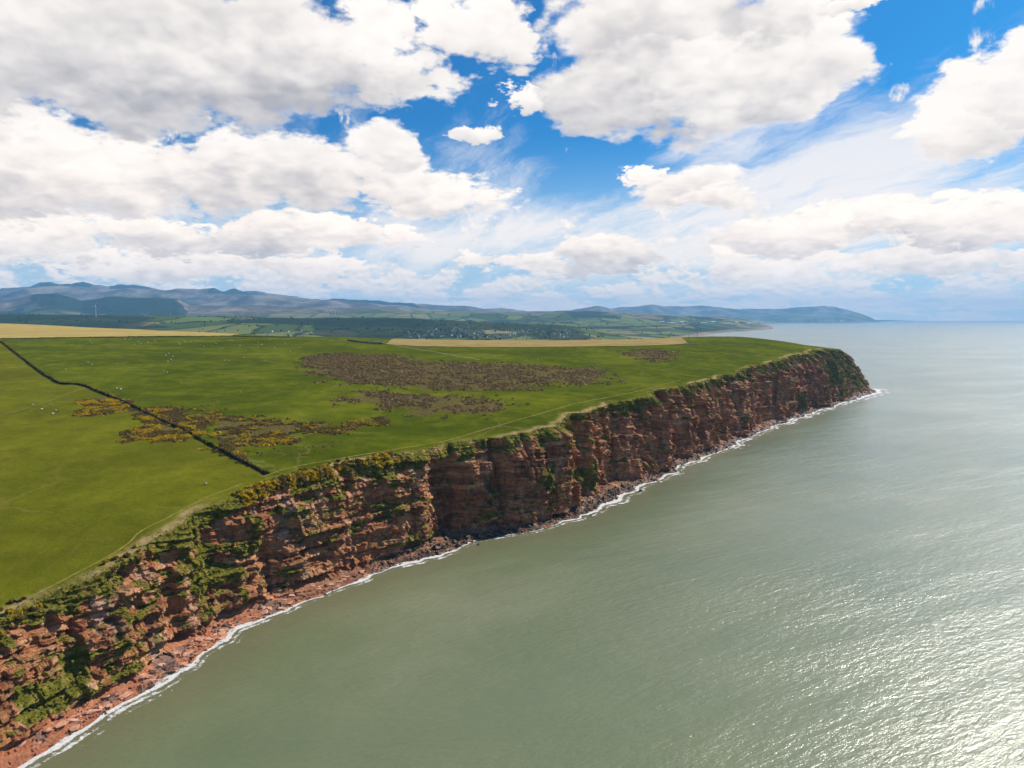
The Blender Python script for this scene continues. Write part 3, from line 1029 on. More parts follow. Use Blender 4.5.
ks = np.arange(0, ns, 2)
ks = ks[(BY[ks] > 120) & (BY[ks] < 1500)]
wid = np.interp(BY[ks], [120, 230, 265, 300, 350, 400, 430, 470, 500, 540, 580, 640, 700, 760, 1000, 1250, 1400, 1500], [10, 10, 10, 9, 9, 9, 11, 11, 11, 14, 19, 13, 18, 15, 19, 26, 42, 40])
amt = np.interp(BY[ks], [120, 300, 380, 470, 540, 600, 700, 1400], [0.66, 0.60, 0.56, 0.50, 0.62, 0.62, 0.60, 0.64]) + (fbm(S[ks] / 17.0, S[ks] * 0 + 9, seed=131) - 0.5) * 1.1
nv = 16
uu = np.linspace(-0.35, 1.0, nv)[None, :]
fo = -wid[:, None] * uu + 0.5
fx, fy = BX[ks][:, None] + NX[ks][:, None] * fo, BY[ks][:, None] + NY[ks][:, None] * fo
fz = 0.10 + 0.22 * np.clip(fbm(S[ks][:, None] / 6.0, fo / 3.0, octs=2, seed=133), 0, 1) * (1 - uu.clip(0, 1))
vs3 = np.stack([S[ks][:, None] + 0 * uu, uu + 0 * fo, amt[:, None] + 0 * uu], -1).reshape(-1, 3)
me = mesh_np('surf', np.stack([fx, fy, fz], -1).reshape(-1, 3), grid_quads(len(ks), nv), mat_foam(), True, {'v_surf': vs3})
link(bpy.data.objects.new('surf_foam', me), None, kind='stuff', label='white surf breaking along the foot of the sea cliff', category='surf')

# ------------------------------------------------------------------ far country
RIDGES = [
    (5200, 1300, 1500, [(-500, 311), (-300, 312), (0, 314), (140, 316), (260, 317.5), (390, 318), (450, 320), (510, 323.5), (560, 325), (600, 331), (630, 336), (700, 340), (1000, 345)]),
    (8300, 1700, 1500, [(-500, 316), (400, 321), (560, 323.5), (640, 323.5), (720, 325), (745, 326), (775, 329), (1000, 335)]),
    (11500, 2000, 2200, [(-500, 294), (-100, 297), (0, 300), (15, 299), (40, 293), (60, 294), (85, 301), (110, 297.5), (180, 299), (190, 305), (250, 306), (330, 308), (400, 309.5), (460, 312), (520, 313), (560, 311), (600, 312), (640, 314), (700, 317), (760, 320), (1000, 323)]),
    (16000, 2200, 2600, [(-500, 284), (-200, 288), (0, 291), (35, 288), (60, 287), (130, 288), (200, 292), (260, 296), (330, 301), (380, 304), (420, 308), (480, 311), (560, 315), (1000, 322)]),
    (20000, 1300, 2600, [(-500, 282), (-250, 288), (-100, 284), (0, 290), (33, 287), (45, 282.8), (55, 282.2), (66, 285.5), (75, 285), (87, 283), (98, 285.5), (112, 286.5), (125, 284), (140, 285), (152, 287), (168, 290.5), (195, 290), (208, 289), (216, 288.2), (225, 291.5), (236, 288.8), (246, 292), (258, 290.5), (275, 294), (300, 297), (320, 300.5), (345, 299), (370, 301), (400, 304), (440, 306), (465, 306), (485, 309.5), (505, 308.5), (540, 312.5), (570, 310), (590, 307), (598, 306.2), (612, 309), (640, 312), (700, 317), (1000, 323)]),
    (29000, 2600, 3000, [(-500, 300), (500, 312), (560, 311), (600, 309.5), (630, 307), (650, 305), (665, 306.5), (690, 306), (702, 305.6), (716, 307.3), (740, 309), (780, 308.5), (800, 306.8), (820, 305.8), (835, 307), (848, 310.5), (860, 314), (872, 318.5), (880, 322), (1000, 323)]),
]
PXC = np.array([(1500, 600), (2600, 640), (4000, 660), (5500, 690), (7000, 716), (8300, 745), (9300, 762), (10600, 773), (11500, 770), (12400, 752), (16000, 744), (20000, 752), (24000, 790), (26500, 862), (29000, 879), (33000, 880), (36000, 700)], float)


def far_z(px, dep, detail=True):
    x = (px - 512) / F_PX * dep
    low = 14 + 22 * fbm(x / 900.0, dep / 900.0, octs=4, seed=201)
    h = low.copy()
    for i, (D_, wf, wb, pts) in enumerate(RIDGES):
        pts = np.array(pts, float)
        wobx = (fbm(x / 2600.0, dep / 2600.0 + i * 7, octs=3, seed=210 + i) - 0.5)
        Dl = D_ * (1 + 0.10 * wobx)
        crest = CAM_H + D_ * (318.5 - np.interp(px, pts[:, 0], pts[:, 1])) / F_PX
        if i >= 3: crest = crest + (fbm(x / 620.0, dep / 5000.0, octs=4, seed=270 + i) - 0.5) * (70 if i < 5 else 45)
        r = dep - Dl
        g = np.where(r < 0, np.exp(-(r / wf) ** 2), np.exp(-(r / wb) ** 2))
        rough = 1 - (0.34 if i > 2 else 0.22) * (fbm(x / (500 + 160 * i), dep / (500 + 160 * i), octs=5, seed=220 + i)) * (1 - g ** 6) * 1.6
        h = np.maximum(h, low + (crest - low) * g * rough)
    h = h + (fbm(x / 260.0, dep / 260.0, octs=4, seed=230) - 0.5) * np.clip(h * 0.10, 4, 50)
    pc = np.interp(dep, PXC[:, 0], PXC[:, 1]) + (fbm(dep / 700.0, dep * 0, octs=4, seed=240) - 0.5) * 14
    m = (pc - px) * dep / F_PX
    return np.where(m > 0, h * (0.35 + 0.65 * smooth(0, 600, m)) * smooth(-5, 60, m), -12.0)


def mat_far():
    m, nt, b, pos, geo = new_mat('far_country')
    p = vmath(nt, 'MULTIPLY', pos, (1.0, 0.55, 0.0))
    p = vmath(nt, 'ADD', p, vmath(nt, 'SCALE', noise(nt, pos, 0.002, 3, 0.5, color=True), scale=260.0))
    cellc = voro(nt, p, 0.0036, 'F1', 'Color')
    r_, g_, b_ = xyz(nt, cellc)
    fld = ramp(nt, r_, [(0.0, (0.040, 0.068, 0.014)), (0.3, (0.085, 0.125, 0.022)), (0.55, (0.130, 0.165, 0.030)), (0.75, (0.165, 0.175, 0.045)), (0.9, (0.26, 0.22, 0.09)), (1.0, (0.20, 0.135, 0.09))])
    edge = voro(nt, p, 0.0036, 'DISTANCE_TO_EDGE')
    hd = noise(nt, pos, 0.01, 4, 0.6)
    fld = mixc(nt, (edge + (hd - 0.5) * 0.12).step(0.075, 0.02), fld, (0.020, 0.034, 0.011))
    fine = noise(nt, pos, 0.012, 6, 0.7)
    fld = mixc(nt, fine.step(0.5, 0.75) * 0.5, fld, (0.045, 0.065, 0.022))
    moor = ramp(nt, noise(nt, pos, 0.0016, 6, 0.65), [(0.3, (0.022, 0.028, 0.020)), (0.48, (0.12, 0.095, 0.075)), (0.62, (0.32, 0.26, 0.20))])  # moor tones, contrast widened to paint in sunlit and dark patches
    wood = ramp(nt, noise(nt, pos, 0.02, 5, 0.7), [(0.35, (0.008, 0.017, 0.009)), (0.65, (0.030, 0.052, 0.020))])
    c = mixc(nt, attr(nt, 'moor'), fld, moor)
    c = mixc(nt, (attr(nt, 'wood') + (fine - 0.5) * 0.5).step(0.4, 0.6), c, wood)  # forest tone; on the far peaks it paints cloud shadow
    c = mixc(nt, (attr(nt, 'dark_shade') + (fine - 0.5) * 0.3).step(0.35, 0.65) * 0.85, c, mixc(nt, hd.step(0.4, 0.6), (0.008, 0.020, 0.011), (0.016, 0.034, 0.014)))  # darker ground colour standing in for cloud shadow on the hills
    sand = attr(nt, 'shore')
    c = mixc(nt, sand * 0.8, c, (0.30, 0.22, 0.16))
    nt.links.new(c, b.inputs['Base Color'])
    b.inputs['Roughness'].default_value = 1.0
    b.inputs['Specular IOR Level'].default_value = 0.05
    return m


pxs = np.linspace(-480, 900, 900)
deps = np.geomspace(1950, 34500, 330)
FPX, FD = np.meshgrid(pxs, deps, indexing='ij')
FZf = far_z(FPX, FD)
FXf = (FPX - 512) / F_PX * FD
moor = smooth(150, 330, FZf + (fbm(FXf / 1500, FD / 1500, octs=4, seed=251) - 0.5) * 240) * smooth(8500, 10500, FD)
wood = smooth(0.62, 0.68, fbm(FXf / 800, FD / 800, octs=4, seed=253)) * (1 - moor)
# plantations on the left crest; dark hill and far peaks carry painted cloud shadow
py_ = 318.5 - (FZf - CAM_H) * F_PX / FD


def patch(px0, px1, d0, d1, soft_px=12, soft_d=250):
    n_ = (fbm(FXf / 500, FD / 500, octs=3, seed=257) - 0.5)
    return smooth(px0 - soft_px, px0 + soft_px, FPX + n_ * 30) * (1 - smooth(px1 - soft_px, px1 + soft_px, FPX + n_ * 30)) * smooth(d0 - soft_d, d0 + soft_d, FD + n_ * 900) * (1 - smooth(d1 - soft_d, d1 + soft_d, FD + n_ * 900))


wood = np.maximum.reduce([wood, patch(82, 186, 9600, 12500), patch(32, 84, 10300, 12600), patch(-90, 24, 8800, 10400), patch(36, 66, 18800, 21000, 3), patch(74, 98, 18800, 21000, 3), patch(118, 160, 18900, 21000, 5), patch(206, 246, 18900, 21000, 5), patch(322, 420, 18300, 21000, 8), patch(395, 412, 3300, 4100), patch(360, 400, 3200, 3900), patch(425, 470, 3700, 4300, 6), patch(570, 606, 10000, 12500)])  # far-peak patches are cloud shadow painted as dark forest
dark_shade = patch(314, 585, 3600, 6200, 8) * (1 - 0.8 * patch(480, 530, 3500, 4350, 10, 100))  # cloud shadow over the mid hill, painted as dark ground
dark_shade = np.maximum(dark_shade, patch(-60, 150, 3500, 6000, 30) * 0.8)
pc = np.interp(FD, PXC[:, 0], PXC[:, 1])
shore_ = smooth(160, 20, (pc - FPX) * FD / F_PX)
keep = FZf > -11.5
kp = keep.copy()
kp[1:] |= keep[:-1]
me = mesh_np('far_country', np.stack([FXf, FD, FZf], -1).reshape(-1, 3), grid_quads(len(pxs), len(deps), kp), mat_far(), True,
             dict(moor=moor.ravel(), wood=wood.ravel(), dark_shade=dark_shade.ravel(), shore=shore_.ravel()))
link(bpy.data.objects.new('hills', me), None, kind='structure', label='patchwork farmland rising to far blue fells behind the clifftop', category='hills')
# a low island on the horizon
ii = np.linspace(0, 1, 60)
isl = []
for k_, jj in enumerate(np.linspace(-1, 1, 9)):
    X0 = (874 + ii * 46 - 512) / F_PX * 39000
    isl.append(np.stack([X0, 39000 + jj * 900 + 0 * ii, (75 * (1 - jj ** 2)) * np.clip(1.15 - ii, 0, 1) * (0.75 + 0.5 * fbm(X0 / 900, X0 * 0, octs=3, seed=260)) - 4], -1))
isl = np.stack(isl, 0)
me = mesh_np('far_island', isl.reshape(-1, 3), grid_quads(9, 60), bpy.data.materials['far_country'], True, dict(moor=np.zeros(540), wood=np.zeros(540), dark_shade=np.ones(540), shore=np.zeros(540)))
link(bpy.data.objects.new('far_spit_of_land', me), None, kind='structure', label='low blue spit of land on the sea horizon', category='land')

# ------------------------------------------------------------------ air
hm = bpy.data.materials.new('haze')
hm.use_nodes = True
hn = hm.node_tree
hn.nodes.clear()
ho = hn.nodes.new('ShaderNodeOutputMaterial')
pv = hn.nodes.new('ShaderNodeVolumePrincipled')
pv.inputs['Color'].default_value = (0.25, 0.59, 1.0, 1.0)
pv.inputs['Density'].default_value = 3.5e-5
pv.inputs['Anisotropy'].default_value = 0.0
hn.links.new(pv.outputs[0], ho.inputs['Volume'])
hv = np.array([(x_, y_, z_) for x_ in (-61000, 61000) for y_ in (-9500, 44000) for z_ in (-14.0, 1330.0)], float)
hq = np.array([(0, 1, 3, 2), (4, 6, 7, 5), (0, 4, 5, 1), (2, 3, 7, 6), (0, 2, 6, 4), (1, 5, 7, 3)])
me = mesh_np('haze', hv, hq, hm)
link(bpy.data.objects.new('haze', me), None, kind='stuff', label='thin blue sea haze over the far hills', category='haze')

# ------------------------------------------------------------------ leafy scrub
rng = np.random.default_rng(7)


def leaf_domes(cen, rad, K, tint_fn, up=0.35, size=0.6, squash=0.8):
    """domes of leaf-clump faces: cen (n,3), rad (n,), K faces each"""
    n_ = len(cen)
    d_ = rng.normal(size=(n_, K, 3))
    d_[..., 2] = np.abs(d_[..., 2]) * 0.9 + up * 0.3
    d_ /= np.linalg.norm(d_, axis=-1, keepdims=True)
    rr_ = rad[:, None, None] * (0.55 + 0.5 * rng.random((n_, K, 1)))
    p = cen[:, None] + d_ * rr_ * np.array([1, 1, squash])
    nrm = d_ + rng.normal(size=d_.shape) * 0.45
    nrm /= np.linalg.norm(nrm, axis=-1, keepdims=True)
    t1 = np.cross(nrm, rng.normal(size=d_.shape))
    t1 /= np.linalg.norm(t1, axis=-1, keepdims=True) + 1e-9
    t2 = np.cross(nrm, t1)
    sz = rad[:, None, None] * size * (0.6 + 0.8 * rng.random((n_, K, 1)))
    q = np.stack([p - t1 * sz - t2 * sz * .6, p + t1 * sz * .8 - t2 * sz, p + t1 * sz + t2 * sz * .7, p - t1 * sz * .7 + t2 * sz], 2)
    tint = tint_fn(n_, K, d_)
    tint = np.repeat(tint[:, :, None], 4, 2)
    V = q.reshape(-1, 3)
    return V, np.arange(len(V)).reshape(-1, 4), tint.reshape(-1, 3)


def pick(cols, n_, K, w=None):
    cols = np.array(cols)
    i_ = rng.choice(len(cols), size=(n_, K), p=w)
    return cols[i_] * (0.7 + 0.6 * rng.random((n_, K, 1)))


def tint_brown(n_, K, d_): return pick([(0.26, 0.165, 0.062), (0.15, 0.105, 0.032), (0.36, 0.245, 0.115), (0.15, 0.135, 0.022), (0.46, 0.33, 0.17)], n_, K, [.35, .25, .2, .1, .1])


def tint_gorse(n_, K, d_):
    base = pick([(0.20, 0.130, 0.036), (0.115, 0.098, 0.018), (0.27, 0.180, 0.060)], n_, K)
    fl = (vis_fl[:, None] + (d_[..., 2] - 0.5) * 0.5 + rng.normal(size=(n_, K)) * 0.18) > 0.50
    return np.where(fl[..., None], np.array([0.64, 0.43, 0.016]) * (0.6 + 0.5 * rng.random((n_, K, 1))), base)


def tint_green(n_, K, d_): return pick([(0.10, 0.108, 0.012), (0.16, 0.160, 0.018), (0.23, 0.215, 0.030), (0.34, 0.270, 0.085), (0.075, 0.066, 0.016)], n_, K, [.25, .3, .2, .1, .15])


SCRUB_LABEL = {
    'brown_big': ('brown bracken and leafless gorse spread in a wide band across the pasture', 2.5, 1.6),
    'brown_lower': ('lower strip of brown scrub below the wide bracken band', 2.3, 1.4),
    'brown_far': ('dark brown scrub patch on the far pasture before the headland', 2.8, 1.7),
    'gorse_left': ('yellow flowering gorse patch left of the hedge bank', 1.25, 1.1),
    'gorse_mid': ('yellow edged gorse mound below the bend of the hedge bank', 1.25, 1.1),
    'gorse_right': ('long gorse and bracken thicket right of the hedge bank', 1.6, 1.2),
    'gorse_wall': ('narrow gorse strip growing along the hedge bank', 1.3, 1.0),
    'low_spots': ('sparse low scrub on the turf near the cliff edge', 6.0, 0.9),
}
for k_, poly in SCRUB.items():
    lab, sp, rad0 = SCRUB_LABEL[k_]
    lo, hi = poly.min(0) - 25, poly.max(0) + 25
    n_ = int((hi - lo).prod() / sp ** 2)
    p = lo + rng.random((n_, 2)) * (hi - lo)
    wx_, wy_ = scrub_warp(p[:, 0], p[:, 1])
    jt_ = 7.0 if 'brown' in k_ else 2.5
    wx_, wy_ = wx_ + rng.normal(size=len(p)) * jt_, wy_ + rng.normal(size=len(p)) * jt_ * 1.6
    p = p[in_poly(wx_, wy_, poly)]
    dn = fbm(p[:, 0] / 18.0, p[:, 1] / 18.0, octs=4, seed=301)
    p = p[dn > (0.42 if 'brown' in k_ else 0.36)]
    if len(p) > 9000: p = p[rng.choice(len(p), 9000, replace=False)]
    z = land_z(p[:, 0], p[:, 1]) - 0.15
    r_ = rad0 * (0.55 + 0.8 * rng.random(len(p)))
    if 'gorse' in k_:
        vis_fl = smooth(0.42, 0.72, fbm(p[:, 0] / 7.0, p[:, 1] / 7.0, octs=3, seed=303)) * (0.9 if k_ != 'gorse_right' else 0.6)
        V, Q, T = leaf_domes(np.column_stack([p, z]), r_, 18, tint_gorse, size=0.5, squash=0.65)
    else:
        V, Q, T = leaf_domes(np.column_stack([p, z]), r_, 12, tint_brown, size=0.5, squash=0.55)
    me = mesh_np('scrub', V, Q, M_LEAF, False, dict(tint=T))
    link(bpy.data.objects.new('gorse_thicket' if 'gorse' in k_ else 'bracken_scrub', me), None, kind='stuff', label=lab, category='scrub')

# scrub and tufts on the cliff and its rim
allv = cv.reshape(ns, nr, 3)
wgt = np.clip(veg - 0.45, 0, 0.5) * (rowt > 0.08) * (rowt < 1.10) * (BY[:, None] > 150) * (BY[:, None] < 1450)
area = np.gradient(S)[:, None] * np.hypot(np.gradient(GZ, axis=1), np.hypot(np.gradient(GX, axis=1), np.gradient(GY, axis=1)))
wgt = (wgt * area / np.clip(np.hypot(GX, GY) / 300.0, 1, 4) ** 1.5).ravel()
wgt /= wgt.sum()
idx = rng.choice(len(wgt), size=11000, p=wgt)
cen = cv[idx] + rng.normal(size=(len(idx), 3)) * 0.25
dist = np.hypot(cen[:, 0], cen[:, 1])
rad = np.clip(0.15 + 0.36 * rng.random(len(idx)) ** 2, 0, 2) * np.clip(dist / 460.0, 0.8, 2.0)
V, Q, T = leaf_domes(cen - np.array([0, 0, 0.1]), rad, 8, tint_green, squash=0.7)
me = mesh_np('cliff_scrub', V, Q, M_LEAF, False, dict(tint=T))
link(bpy.data.objects.new('cliff_plants', me), None, kind='stuff', label='green plants clinging to the ledges and rim of the red cliff', category='plants')
# yellow gorse on the rim
gk = np.concatenate([rng.choice(np.nonzero((BY > a_) & (BY < b_))[0], n_) for a_, b_, n_ in ((345, 392, 420), (222, 252, 60), (395, 430, 120), (276, 292, 30))])
grow = NP_ + NF - 2 + rng.integers(-14, 9, len(gk))
cen = allv[gk, grow] + rng.normal(size=(len(gk), 3)) * 0.5
vis_fl = smooth(0.35, 0.7, fbm(cen[:, 0] / 6.0, cen[:, 1] / 6.0, octs=3, seed=305))
V, Q, T = leaf_domes(cen, 0.6 + 0.8 * rng.random(len(gk)), 14, tint_gorse)
me = mesh_np('rim_gorse', V, Q, M_LEAF, False, dict(tint=T))
link(bpy.data.objects.new('rim_gorse', me), None, kind='stuff', label='yellow gorse along the cliff rim where the hedge bank ends', category='scrub')

# ------------------------------------------------------------------ boulders and slabs of the foreshore
M_ROCK = mat_plain('boulder_rock', [(0.3, (0.045, 0.026, 0.020)), (0.48, (0.13, 0.070, 0.048)), (0.62, (0.26, 0.145, 0.095)), (0.75, (0.38, 0.25, 0.17))], 0.45, 0.85, 0.3, 0.8)
M_SLAB = mat_plain('slab_rock', [(0.3, (0.36, 0.150, 0.090)), (0.5, (0.54, 0.260, 0.165)), (0.7, (0.66, 0.41, 0.29))], 0.35, 0.85, 0.3, 0.6)
M_WEED = mat_plain('weedy_rock', [(0.3, (0.020, 0.018, 0.012)), (0.5, (0.060, 0.042, 0.024)), (0.7, (0.13, 0.12, 0.035))], 0.5, 0.55, 0.5, 0.8)


def hull_rock(seed, sx, sy, sz, n_=16, mat=None):
    r_ = random.Random(seed)
    bm = bmesh.new()
    for _ in range(n_):
        v_ = [r_.uniform(-1, 1) for _ in range(3)]
        m_ = max(abs(c_) for c_ in v_)
        v_ = [c_ / m_ * r_.uniform(0.78, 1.0) for c_ in v_]
        bm.verts.new((v_[0] * sx, v_[1] * sy, v_[2] * sz))
    res = bmesh.ops.convex_hull(bm, input=bm.verts)
    for g_ in list(bm.verts):
        if not g_.link_faces: bm.verts.remove(g_)
    me_ = bpy.data.meshes.new('boulder')
    bm.to_mesh(me_)
    bm.free()
    me_.materials.append(mat)
    return me_


rocks = [hull_rock(i_, 1.0, 0.6 + 0.08 * (i_ % 5), 0.45 + 0.07 * (i_ % 4), 15, M_ROCK if i_ % 3 else M_WEED) for i_ in range(12)]
slabs = [hull_rock(40 + i_, 1.0, 0.55 + 0.09 * (i_ % 4), 0.20 + 0.05 * (i_ % 3), 14, M_SLAB if i_ % 4 else M_ROCK) for i_ in range(8)]


def shore_spot(y0, y1, lo, hi):
    k_ = int(np.searchsorted(S, s_of(rng.uniform(y0, y1))))
    j_ = int(np.clip(rng.uniform(lo, hi) * NP_, 0, nr - 1))
    return allv[k_, j_]


def put_rock(me_, name, p, s_, flat_=False, parent=None):
    o_ = bpy.data.objects.new(name, me_)
    tilt = 0.12 if flat_ else 0.5
    o_.location = (p[0], p[1], p[2] + s_ * (0.05 if flat_ else 0.18))
    o_.rotation_euler = (rng.normal() * tilt, rng.normal() * tilt, rng.uniform(0, 6.28))
    o_.scale = (s_, s_ * rng.uniform(0.8, 1.2), s_ * rng.uniform(0.8, 1.2))
    return link(o_, parent)


for i_ in range(130):
    y_ = (228, 262) if i_ < 22 else ((262, 320) if i_ < 72 else (320, 398))
    put_rock(slabs[i_ % 8], 'rock_slab', shore_spot(*y_, 0.45, 1.0), rng.uniform(0.9, 3.0), True, coast)
for i_ in range(165):
    y_ = (404, 462) if i_ < 75 else ((512, 600) if i_ < 140 else (470, 700))
    lo_, hi_ = (0.35, 1.35) if i_ < 140 else (0.3, 1.0)
    put_rock(rocks[i_ % 12], 'boulder', shore_spot(*y_, lo_, hi_), rng.uniform(0.9, 2.5) * (1.15 if i_ % 9 == 0 else 0.85), False, coast)
# smaller rubble, too many to count
RV, RQ = [], []
nb_ = 0
for i_ in range(2600):
    y_ = (228, 400) if i_ < 220 else ((400, 700) if i_ < 1700 else (700, 1450))
    p = shore_spot(*y_, 0.30, 1.12 if i_ > 220 else 1.0)
    s_ = rng.uniform(0.3, 1.1) * (1.0 if i_ < 1700 else 2.0)
    dd_ = np.array([(1, 0, 0), (0, 1, 0), (-1, 0, 0), (0, -1, 0), (0, 0, .8), (0, 0, -.6)], float)
    a_ = rng.uniform(0, 6.28)
    R_ = np.array([(math.cos(a_), -math.sin(a_), 0), (math.sin(a_), math.cos(a_), 0), (rng.normal() * .3, rng.normal() * .3, 1)])
    RV.append((dd_ * rng.uniform(0.5, 1.2, (6, 1))) @ R_ * s_ + p + np.array([0, 0, 0.1]))
    RQ.append(np.array([(0, 1, 4), (1, 2, 4), (2, 3, 4), (3, 0, 4), (1, 0, 5), (2, 1, 5), (3, 2, 5), (0, 3, 5)]) + nb_)
    nb_ += 6
me = mesh_np('rubble', np.vstack(RV), np.vstack(RQ), M_ROCK)
link(bpy.data.objects.new('rubble', me), coast, kind='stuff')
for px, py, s_ in ((591, 516, 1.4), (500, 536, 1.6), (640, 491, 2.0), (478, 545, 1.4), (815, 409, 3.2), (730, 448, 2.4)):
    v_ = pix_dir(px, py)
    t_ = -CAM_H / v_[2]
    put_rock(rocks[(px // 7) % 12], 'boulder', (v_[0] * t_, v_[1] * t_, -0.3), s_, False, coast)


# ------------------------------------------------------------------ draped ribbons and field sheets
def resample(P, step):
    P = np.asarray(P, float)
    L = np.concatenate([[0], np.cumsum(np.linalg.norm(np.diff(P[:, :2], axis=0), axis=1))])
    q = np.linspace(0, L[-1], max(2, int(L[-1] / step)))
    return np.stack([np.interp(q, L, P[:, k]) for k in range(2)], 1), q


def ribbon(name, px_pts, width, dz, mat, label, cat, jitter=0.5):
    P = catmull(np.array([on_land(*p)[:2] for p in px_pts]), 12)
    P, q = resample(P, 2.0)
    tg = np.gradient(P, axis=0)
    tg /= np.linalg.norm(tg, axis=1, keepdims=True)
    nn = np.stack([-tg[:, 1], tg[:, 0]], 1)
    P = P + nn * ((fbm(q / 16.0, q * 0, octs=3, seed=401) - 0.5) * jitter * 4)[:, None]
    wd = width * (0.55 + 0.9 * fbm(q / 8.0, q * 0 + 4, octs=3, seed=403))
    rows_ = []
    for f_ in (-0.5, -0.17, 0.17, 0.5):
        p = P + nn * (f_ * wd)[:, None]
        rows_.append(np.column_stack([p, land_z(p[:, 0], p[:, 1]) + dz + (0.25 if abs(f_) < 0.3 else 0.0)]))
    me_ = mesh_np(name, np.stack(rows_, 0).reshape(-1, 3), grid_quads(4, len(P)), mat, True)
    return link(bpy.data.objects.new(name, me_), None, kind='structure', label=label, category=cat)


M_PATH = mat_plain('trodden_path', [(0.3, (0.13, 0.125, 0.018)), (0.5, (0.21, 0.175, 0.042)), (0.7, (0.33, 0.25, 0.10))], 0.3, 0.95, 0.0, 0.3)
M_TRACK = mat_plain('stony_track', [(0.3, (0.25, 0.20, 0.12)), (0.6, (0.42, 0.34, 0.24))], 0.15, 0.95, 0.0, 0.2)
ribbon('footpath', [(-20, 624), (0, 612), (60, 582), (120, 549), (140, 532), (170, 517), (206, 498), (242, 484)], 1.1, 0.22, M_PATH, 'pale trodden footpath through the turf beside the near cliff edge', 'path')
ribbon('footpath', [(262, 477), (300, 466), (350, 457), (400, 449), (450, 440), (490, 428), (530, 417), (575, 404), (630, 393), (680, 380)], 1.3, 0.25, M_PATH, 'faint footpath following the cliff edge towards the headland', 'path')
ribbon('farm_track', [(374, 341), (388, 343.5), (402, 347), (420, 350), (445, 354), (480, 360)], 2.2, 0.35, M_TRACK, 'pale farm track running down from the old stone fold', 'track')
ribbon('farm_track', [(-10, 418), (25, 409), (60, 397), (84, 388)], 1.8, 0.3, mat_plain('grassy_track', [(0.3, (0.12, 0.13, 0.014)), (0.7, (0.19, 0.175, 0.040))], 0.2, 0.95, 0.0, 0.2), 'pale grassy track leading to the bend of the hedge bank', 'track')


def field_sheet(name, low_px, far_px, far_dep, dz, mat, label):
    A = np.array([on_land(*p)[:2] for p in low_px])
    A, _ = resample(A, 12.0)
    B = np.array([((p - 512) / F_PX * far_dep, far_dep) for p in np.linspace(*far_px, 40)])
    L = np.linspace(0, 1, len(A))
    B = np.stack([np.interp(L, np.linspace(0, 1, 40), B[:, k]) for k in range(2)], 1)
    v_ = np.linspace(0, 1, 40)[None, :, None]
    G = A[:, None] * (1 - v_) + B[:, None] * v_
    Z = land_z(G[..., 0], G[..., 1]) + dz
    me_ = mesh_np(name, np.concatenate([G, Z[..., None]], -1).reshape(-1, 3), grid_quads(len(A), 40)[:, ::-1], mat, True)
    return link(bpy.data.objects.new(name, me_), None, kind='structure', label=label, category='field')


M_STUB = mat_plain('stubble', [(0.3, (0.33, 0.235, 0.070)), (0.5, (0.40, 0.295, 0.095)), (0.7, (0.46, 0.35, 0.13))], 0.02, 0.95, 0.0, 0.0)
M_TILL = mat_plain('tilled_earth', [(0.3, (0.26, 0.19, 0.060)), (0.5, (0.32, 0.235, 0.085)), (0.7, (0.38, 0.28, 0.12))], 0.03, 0.95, 0.0, 0.0)
field_sheet('stubble_field', [(-60, 341), (0, 339), (60, 338), (120, 337.2), (180, 336.6), (232, 336.2)], (-60, 250), 2050, 0.7, M_STUB, 'golden stubble field on the hill above the green pasture')
field_sheet('tilled_field', [(386, 344.5), (420, 346.6), (460, 347.2), (500, 347.4), (560, 347.0), (620, 346.4), (660, 345.4), (688, 344)], (404, 672), 1700, 0.7, M_TILL, 'tan tilled field on the skyline of the clifftop')

# ------------------------------------------------------------------ hedge bank and stone walls
M_BANK = mat_plain('hedge_bank', [(0.3, (0.018, 0.016, 0.008)), (0.5, (0.045, 0.038, 0.016)), (0.7, (0.10, 0.080, 0.045))], 0.6, 0.95, 0.0, 0.8)


def bank(name, P, height, width, label, cat, mat, leaves=None):
    P, q = resample(P, 1.2)
    tg = np.gradient(P, axis=0)
    tg /= np.linalg.norm(tg, axis=1, keepdims=True)
    nn = np.stack([-tg[:, 1], tg[:, 0]], 1)
    hh = height * (0.65 + 0.7 * fbm(q / 5.0, q * 0, octs=3, seed=411))
    root = thing(name, label, cat, (float(P[0, 0]), float(P[0, 1]), float(land_z(P[:1, 0], P[:1, 1])[0])))
    rows_ = []
    g0 = land_z(P[:, 0], P[:, 1])
    for f_, u_ in ((-0.62, -0.6), (-0.5, 0.35), (-0.34, 0.85), (0.0, 1.0), (0.34, 0.85), (0.5, 0.35), (0.62, -0.6)):
        p = P + nn * ((f_ * width) * (0.8 + 0.4 * fbm(q / 3.0, q * 0 + f_ * 9, octs=2, seed=413)))[:, None]
        rows_.append(np.column_stack([p, g0 + hh * u_]))
    V = np.stack(rows_, 0) - np.array(root.location)
    me_ = mesh_np(name, V.reshape(-1, 3), grid_quads(7, len(P)), mat, False)
    link(bpy.data.objects.new('bank', me_), root)
    if leaves:
        ii_ = rng.integers(0, len(P), int(len(P) * leaves))
        cen_ = np.column_stack([P[ii_] + rng.normal(size=(len(ii_), 2)) * width * 0.25, g0[ii_] + hh[ii_] * rng.uniform(0.3, 1.0, len(ii_))]) - np.array(root.location)
        global vis_fl
        vis_fl = smooth(0.50, 0.8, fbm(q[ii_] / 12.0, q[ii_] * 0, octs=3, seed=415)) * 0.8
        V, Q, T = leaf_domes(cen_, 0.35 + 0.45 * rng.random(len(ii_)), 9, tint_gorse)
        link(bpy.data.objects.new('shrubs', mesh_np('bank_shrubs', V, Q, M_LEAF, False, dict(tint=T))), root, kind='stuff')
    return root


